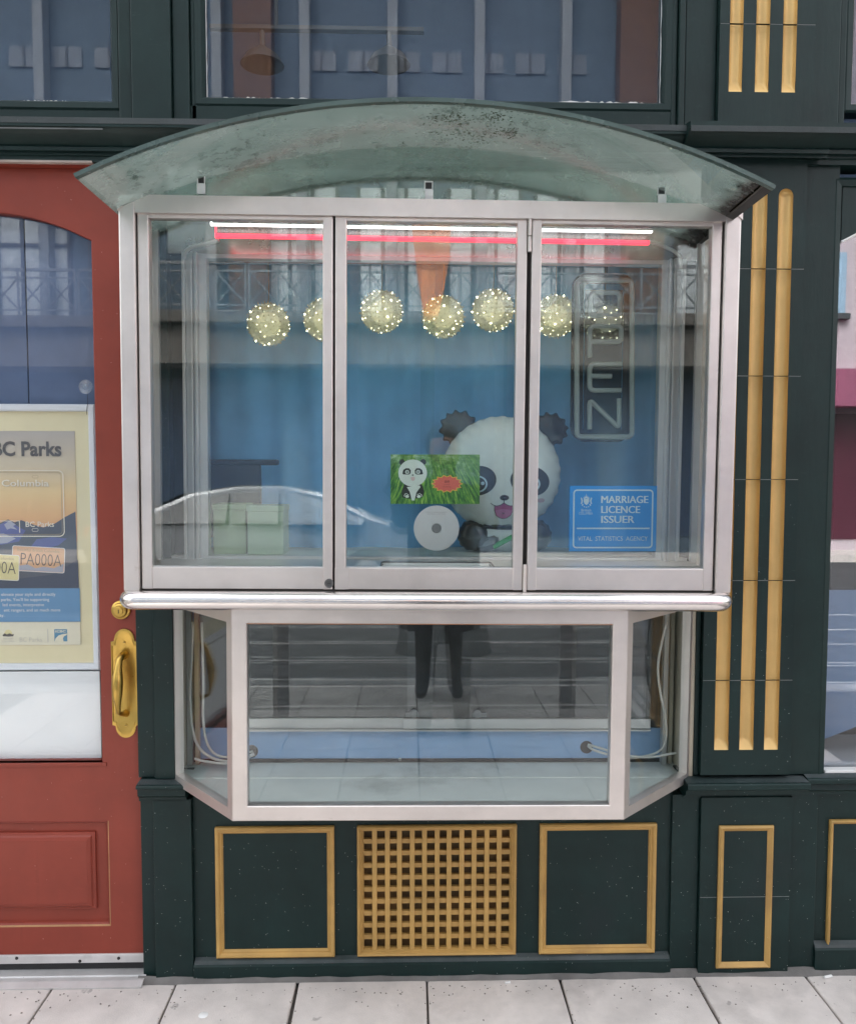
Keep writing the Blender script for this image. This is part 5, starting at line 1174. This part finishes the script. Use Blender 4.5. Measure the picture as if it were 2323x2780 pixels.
G().box(xa, xb-.055, .21, .23, 1.30, zz(1262, .21, 650), .004).mk('panel', BKP, r); G().box(xa, xb, .205, .24, zz(1262, .21, 650)-.001, zz(1247, .21, 650), .006).mk('top_bar', BKP, r); G().box(xa+.05, xb-.09, .20, .25, 1.2622, 1.31, .004).mk('foot', BKP, r)
# track lights inside the upper window
TL = .25
def tp_(u, v): return at(u, v, TL)
trr = empty('track_light', (tp_(880, 70)[0], TL, tp_(880, 70)[1]), 'ceiling track with two dome lamps inside the upper window', 'lamp')
LMP = plain('dome_enamel', (.07, .07, .07), .5)
a, b = tp_(570, 74), tp_(1150, 66); G().box(a[0], b[0], TL-.012, TL+.012, a[1]-.006, a[1]+.006).mk('track', LMP, trr)
G().box(a[0]+.2, a[0]+.21, TL-.005, TL+.005, a[1], 4.1).mk('hanger', LMP, trr)
for (u, tl) in ((712, .1), (1055, -.25)):
    x, z = tp_(u, 165); r0 = .067
    sh_ = G().lathe([(.010, z+.045), (.022, z+.035), (.05, z+.015), (r0, z-.012), (r0-.003, z-.013), (.047, z+.012), (.0001, z+.03)], (x, TL, 0), 'z', 28).mk('lamp_shade', LMP, trr); autosmooth(sh_, 40)
    G().tube([(x+.002, TL, z+.04), (x, TL, a[1])], .008, 8).mk('stem', LMP, trr)
gt = G(); gr2 = random.Random(11)
for k in range(420):
    if k < 200: x, y = gr2.uniform(-1.3, 1.6), -.06-abs(gr2.gauss(0, .035))
    elif k < 340: x, y = gr2.choice(JX[3:-2])+gr2.gauss(0, .006), gr2.uniform(-.65, -.07)
    else: x, y = gr2.uniform(-1.3, 1.6), gr2.uniform(-.7, -.07)
    q = gr2.uniform(.0008, .0028); a = gr2.uniform(0, 6.28); c_, s2 = math.cos(a)*q, math.sin(a)*q
    gt.add([(x+c_*1.5, y+s2*1.5, .0006), (x-s2, y+c_, .0006), (x-c_*1.3, y-s2*1.3, .0006), (x+s2, y-c_, .0006), (x, y, .0006+q*.9)], [(0, 1, 4), (1, 2, 4), (2, 3, 4), (3, 0, 4)])
tag(gt.mk('grit', paint('grit_brown', (.16, .14, .12), .95, .6, 0, bump=.2)), 'brown grit gathered along the joints and the wall foot', 'grit', kind='stuff')
# litter on the pavement
rb = random.Random(3)
for (u, v, lab) in ((552, 2757, 'pale flattened chewing gum spot on the slab below the vent panels'), ):
    x, y = atg(u, v); o = G().lathe([(.014, .0003), (.012, .0016), (.0001, .002)], (x, y, 0), 'z', 12).mk('gum_spot', WHITE_P, None, True, loc=(x, y, 0)); tag(o, lab, 'gum')
x, y = atg(2248, 2658); o = G().tube([(x-.012, y, .0045), (x+.013, y+.006, .0045)], .004, 8).mk('cigarette_butt', WHITE_P, None, False, loc=(x, y, 0)); tag(o, 'white cigarette butt lying on the slab at the foot of the shopfront', 'cigarette butt')
x, y = atg(1378, 2672); o = G().tube([(x-.008, y, .003), (x+.008, y+.004, .003)], .003, 7).mk('paper_scrap', WHITE_P, None, False, loc=(x, y, 0)); tag(o, 'tiny white scrap on the slab under the gold lattice vent', 'scrap')
# ------------------------------------------------------------------ across the street: seen only as reflections
OY = -12.2
ob = empty('street_building', (0, OY, 0), 'grey blue arcaded building across the street with railed balcony, seen in reflections', 'building')
OW = paint('slate_render', (.095, .14, .19), .8, .1, 0, bump=.1); OC = paint('pale_column', (.29, .32, .35), .7, .06, 0, bump=.1); OB_ = paint('orange_brick_pier', (.165, .085, .05), .85, .2, 0, bump=.3, bscale=30); OST = paint('beige_fascia', (.15, .135, .12), .8, .08, 0, bump=.1)
ODK = plain('dark_shop_glass', (.05, .08, .14), .3); OWN = plain('curtained_window', (.66, .72, .74), .3); OMU = plain('dark_mullion', (.05, .055, .06), .5)
G().box(-14, 6.4, OY-3, OY, 0, 11.5).mk('wall', OW, ob)
x = -13.4
cols = [-12.5+1.52*k for k in range(13)]
for c_ in cols: G().box(c_-.09, c_+.09, OY+.02, OY+.3, 3.4, 11.4, .02).mk('column', OC, ob)
for c_ in (-9.4, -2.75, 3.95): G().box(c_-.33, c_+.33, OY+.01, OY+.36, 3.4, 11.45, .02).mk('brick_pier', OB_, ob)
for k in range(19):
    c_ = -9+.74*k
    if any(abs(c_-q) < .7 for q in (-9.4, -2.75, 3.95)): continue
    wn = G().box(c_-.26, c_+.26, OY, OY+.03, 8.5, 8.84).mk('transom_window', plain('dim_transom', (.16, .19, .23), .3), ob); G().box(c_-.02, c_+.02, OY+.03, OY+.05, 8.5, 8.84).mk('mullion', OMU, wn)
for k, c_ in enumerate([-8.2, -6.7, -5.1, -1.9, -.3, 1.25, 2.75, 5.2]):
    wn = G().box(c_-.62, c_+.62, OY, OY+.03, 4.2, 6.3).mk('balcony_window', OWN, ob)
    for q in (-.62, -.2, .2, .62): G().box(c_+q-.03, c_+q+.03, OY+.03, OY+.06, 4.2, 6.3).mk('mullion', OMU, wn)
    G().box(c_-.62, c_+.62, OY+.031, OY+.061, 5.4, 5.46).mk('transom', OMU, wn)
G().box(-14, 6.4, OY, OY+.9, 3.85, 4.05, .02).mk('balcony_slab', OST, ob); G().box(-14, 6.4, OY, OY+.75, 3.35, 3.85).mk('fascia', OST, ob); G().box(-14, 6.4, OY, OY+.82, 3.2, 3.35).mk('fascia_moulding', OST, ob)
rail_m = plain('railing_paint', (.22, .24, .26), .5)
for k in range(13):
    x0_, x1_ = -13+1.48*k, -13+1.48*(k+1)-.06; g = G(); yr = OY+.86
    g.box(x0_, x1_, yr-.02, yr+.02, 4.78, 4.83); g.box(x0_, x1_, yr-.015, yr+.015, 4.66, 4.69); g.box(x0_, x1_, yr-.015, yr+.015, 4.12, 4.15)
    for j in range(4):
        xa, xb = x0_+(x1_-x0_)*j/3, x0_+(x1_-x0_)*(j+1)/3; g.box(xa-.016, xa+.016, yr-.014, yr+.014, 4.06, 4.8)
        if j < 3: g.tube([(xa, yr, 4.14), (xb, yr, 4.67)], .017, 5); g.tube([(xa, yr, 4.67), (xb, yr, 4.14)], .017, 5)
    g.mk('railing', rail_m, ob)
for k in range(7): G().box(-13+2.8*k, -13+2.8*k+2.3, OY+.002, OY+.03, .3, 3.05).mk('shop_window', ODK, ob)
bn = [(-.05, 5.7), (.62, 5.7), (.60, 4.9), (.50, 4.3), (.42, 3.95), (.2, 3.95), (.08, 4.6)]
bno = G().prism(bn, OY+1.0, OY+1.06).mk('hanging_banner', paint('orange_cloth', (.62, .20, .06), .8, .1, 0), None, False, loc=(.3, OY+1.03, 4.8)); tag(bno, 'orange cloth banner hanging across the street, seen reflected in the kiosk', 'banner')
G().box(-.1, .68, OY+.9, OY+1.08, 5.68, 5.74).mk('banner_pole', OMU, bno)
pk = empty('pink_building', (9.5, OY, 0), 'pale pink building across the street with magenta awning, seen in reflections', 'building')
PKW = paint('pink_stucco', (.50, .43, .46), .85, .08, 0, bump=.2); MAG = paint('magenta_awning', (.30, .085, .15), .7, .1, 0)
G().box(6.5, 16, OY-3, OY+.1, 0, 10.2).mk('wall', PKW, pk); G().prism([(6.55, 2.6), (15.9, 2.6), (15.9, 3.25), (6.55, 3.25)], OY+.1, OY+.7).mk('awning', MAG, pk)
for c_ in (7.4, 9.2, 11, 12.8, 14.6):
    wn = G().box(c_-.45, c_+.45, OY+.1, OY+.13, 4.3, 5.4).mk('window', plain('blue_window', (.30, .45, .58), .2), pk); G().box(c_-.5, c_+.5, OY+.1, OY+.22, 4.2, 4.3).mk('sill', OMU, wn)
for c_ in (7.6, 9.9, 12.2, 14.4): G().box(c_-1, c_+.9, OY+.1, OY+.13, .2, 2.5).mk('shop_window', plain('red_shop_glass', (.09, .025, .04), .25), pk)
# parked silver car
CYc = -8.6
car = empty('parked_car', (-1.9, CYc, -.12), 'silver saloon car parked across the street, seen reflected in the kiosk glass', 'car')
SILV = paint('silver_car_paint', (.20, .21, .225), .3, .03, 0, bump=0, metal=.2, coat=1.0); CGL = plain('tinted_car_glass', (.012, .016, .022), .06)
side = [(-4.15, .38), (-4.22, .62), (-4.12, .86), (-3.75, .93), (-3.3, 1.06), (-2.75, 1.31), (-2.2, 1.40), (-1.6, 1.40), (-1.05, 1.30), (-.45, 1.02), (-.2, .94), (.3, .86), (.55, .74), (.62, .52), (.56, .32), (-.1, .26), (-3.6, .26)]
def carw(z): return .86 if z < .95 else .86-.30*(z-.95)/.45
V = []; n_ = len(side)
for s_, ins in ((-1, 1.0), (-1, .9), (1, .9), (1, 1.0)): pass
rings = []
for (yy, k_) in ((-1, .94), (-.985, .985), (-.9, 1.0), (.9, 1.0), (.985, .985), (1, .94)):
    cxm, czm = -1.8, .7; rings.append([(cxm+(x-cxm)*k_, CYc+yy*carw(z), czm+(z-czm)*k_-.12+.0) for x, z in side])
g = G()
for i in range(len(rings)-1):
    g.add(rings[i]+rings[i+1], [(k, (k+1) % n_, n_+(k+1) % n_, n_+k) for k in range(n_)])
g.add(rings[0], [tuple(range(n_))]); g.add(rings[-1], [tuple(range(n_))[::-1]])
cb_ = g.mk('body', SILV, car); autosmooth(cb_, 40)
for s_ in (-1, 1):
    for W in ([(-3.15, 1.02), (-2.68, 1.24), (-2.25, 1.31), (-2.25, .96), (-3.1, .95)], [(-2.18, .96), (-2.18, 1.315), (-1.65, 1.32), (-1.62, .95)], [(-1.55, .95), (-1.58, 1.32), (-1.1, 1.23), (-.6, 1.0), (-.62, .94)]):
        mk('side_window', [(x, CYc+s_*(carw(z)+.012), z-.12) for x, z in W], [tuple(range(len(W)))], CGL, car)
mk('windscreen', [(-.40, CYc-.62, 1.0-.11), (-.40, CYc+.62, 1.0-.11), (-1.0, CYc+.55, 1.30-.10), (-1.0, CYc-.55, 1.30-.10)], [(0, 1, 2, 3)], CGL, car)
mk('rear_window', [(-3.33, CYc-.6, 1.06-.105), (-3.33, CYc+.6, 1.06-.105), (-2.82, CYc+.52, 1.29-.10), (-2.82, CYc-.52, 1.29-.10)], [(0, 1, 2, 3)], CGL, car)
for x in (-3.3, -.55):
    for s_ in (-1, 1):
        yy = CYc+s_*.80; wh = G().lathe([(.2, -.1), (.31, -.1), (.325, -.07), (.325, .07), (.31, .1), (.2, .1)], (x, yy, .205), 'y', 28).mk('wheel', BLACK, car); autosmooth(wh, 40)
        G().lathe([(.2, s_*.09), (.19, s_*.105), (.05, s_*.11), (.0001, s_*.11)], (x, yy, .205), 'y', 20).mk('rim', ALU, wh)
for s_ in (-1, 1):
    G().box(.50, .60, CYc+s_*.62-.14, CYc+s_*.62+.14, .5, .62, .02).mk('headlight', WHITE, car); G().box(-4.2, -4.1, CYc+s_*.62-.14, CYc+s_*.62+.14, .6, .74, .02).mk('tail_light', plain('tail_red', (.4, .02, .02), .3), car)
    G().box(-.95, -.8, CYc+s_*.98-.07, CYc+s_*.98+.07, .86, .98, .02).mk('wing_mirror', SILV, car)
# the photographer, standing on the pavement: legs and coat show in the lower glass
PX, PYp = .14, -2.66; HXo = CAM.x-PX-.025
SKIN = plain('skin', (.42, .25, .18), .5); TROU = paint('black_trousers', (.012, .012, .014), .8, .2, 0, bump=.3); COATM = paint('charcoal_coat', (.022, .022, .025), .85, .2, 0, bump=.3)
per = empty('person', (PX, PYp, 0), 'person in a long dark coat holding up a phone, seen reflected in the lower glass', 'person')
me = bpy.data.meshes.new('body'); vs_ = []; es_ = []; rs_ = []
def jt(p, r, par=None):
    vs_.append((p[0], p[1], p[2])); rs_.append(r)
    if par is not None: es_.append((par, len(vs_)-1))
    return len(vs_)-1
pel = jt((0, 0, .93), .145); sp1 = jt((0, .0, 1.10), .13, pel); chs = jt((0, -.01, 1.30), .155, sp1); nk = jt((0, 0, 1.44), .058, chs); hd0 = jt((0, .015, 1.55), .075, nk); hd1 = jt((0, .02, 1.63), .088, hd0); hd2 = jt((0, .01, 1.70), .06, hd1)
for s_ in (-1, 1):
    hp = jt((s_*.085, 0, .88), .10, pel); kn_ = jt((s_*.098, .02, .48), .066, hp); an = jt((s_*.105, -.01, .09), .05, kn_); jt((s_*.125, .13, .04), .042, an)
    sh_ = jt((s_*.17, -.01, 1.37), .062, chs); el_ = jt((s_*.24, .10, 1.20), .045, sh_); wr = jt((s_*.07+HXo+.005, .22, 1.45), .030, el_); pm = jt((s_*.055+HXo, .25, 1.49), .026, wr)
    for q in range(4):
        b1 = jt((s_*.058+HXo, .262+.012*q, 1.515+.006*q), .0095, pm); b2 = jt((s_*.03+HXo, .285, 1.525+.013*q-.02), .0085, b1)
    t1 = jt((s_*.035+HXo, .245, 1.475), .010, pm); jt((s_*.015+HXo, .262, 1.49), .009, t1)
me.from_pydata([(PX+a-PX, b, c) for a, b, c in vs_], es_, []); bo = bpy.data.objects.new('body', me); COL.objects.link(bo); bo.parent = per
me.materials.append(TROU); md = bo.modifiers.new('skin', 'SKIN'); md.use_smooth_shade = True
for i, q in enumerate(me.skin_vertices[0].data): q.radius = (rs_[i], rs_[i]); q.use_root = (i == 0)
sb = bo.modifiers.new('sub', 'SUBSURF'); sb.levels = 1; sb.render_levels = 1
cv = []; cf = []; nr = 0
for (z, rx, ry, sl_) in ((1.44, .07, .07, 0), (1.41, .15, .10, 0), (1.34, .21, .13, 0), (1.15, .20, .15, .02), (.98, .20, .16, .04), (.75, .22, .17, .16), (.58, .245, .18, .3), (.47, .265, .19, .42)):
    for k in range(33):
        a = R(90)+sl_+(math.tau-2*sl_)*k/32; fold = 1+.035*math.sin(a*9)*max(0, (1.0-z))*1.4; cv.append((PX+rx*fold*math.cos(a), PYp+ry*fold*math.sin(a), z+(.03*math.sin(a*3) if z < .45 else 0)))
    nr += 1
for j in range(nr-1):
    for k in range(32): cf.append((j*33+k, j*33+k+1, (j+1)*33+k+1, (j+1)*33+k))
co_ = mk('coat', cv, cf, COATM, per, True); md = co_.modifiers.new('t', 'SOLIDIFY'); md.thickness = .006
for s_ in (-1, 1): autosmooth(G().tube([(PX+s_*.16, PYp-.01, 1.38), (PX+s_*.235, PYp+.09, 1.21), (PX+s_*.19, PYp+.16, 1.32), (PX+s_*.08+HXo, PYp+.20, 1.43)], [.085, .072, .06, .05], 12).mk('sleeve', COATM, per), 60)
hv = G().lathe([(.0001, 1.775), (.06, 1.76), (.093, 1.71), (.098, 1.64), (.092, 1.58), (.07, 1.54)], (PX, PYp-.02, 0), 'z', 18); autosmooth(hv.mk('hair', BLACK, per), 60)
fv = G().lathe([(.0001, 1.53), (.045, 1.535), (.07, 1.57), (.078, 1.62), (.07, 1.68), (.0001, 1.70)], (PX, PYp+.035, 0), 'z', 18); autosmooth(fv.mk('face', SKIN, per), 60)
ph_ = G().box(-.10, -.022, CAM.y-.035, CAM.y-.026, 1.44, 1.60, .004).mk('phone', BLACK, None, False, loc=(-.06, CAM.y-.03, 1.44)); tag(ph_, 'black phone held up by the person in the dark coat', 'phone')
for o in bpy.data.objects:
    if o.type == 'MESH' and o.parent is None and not o.get('label') and not o.get('kind'): print('UNTAGGED', o.name)
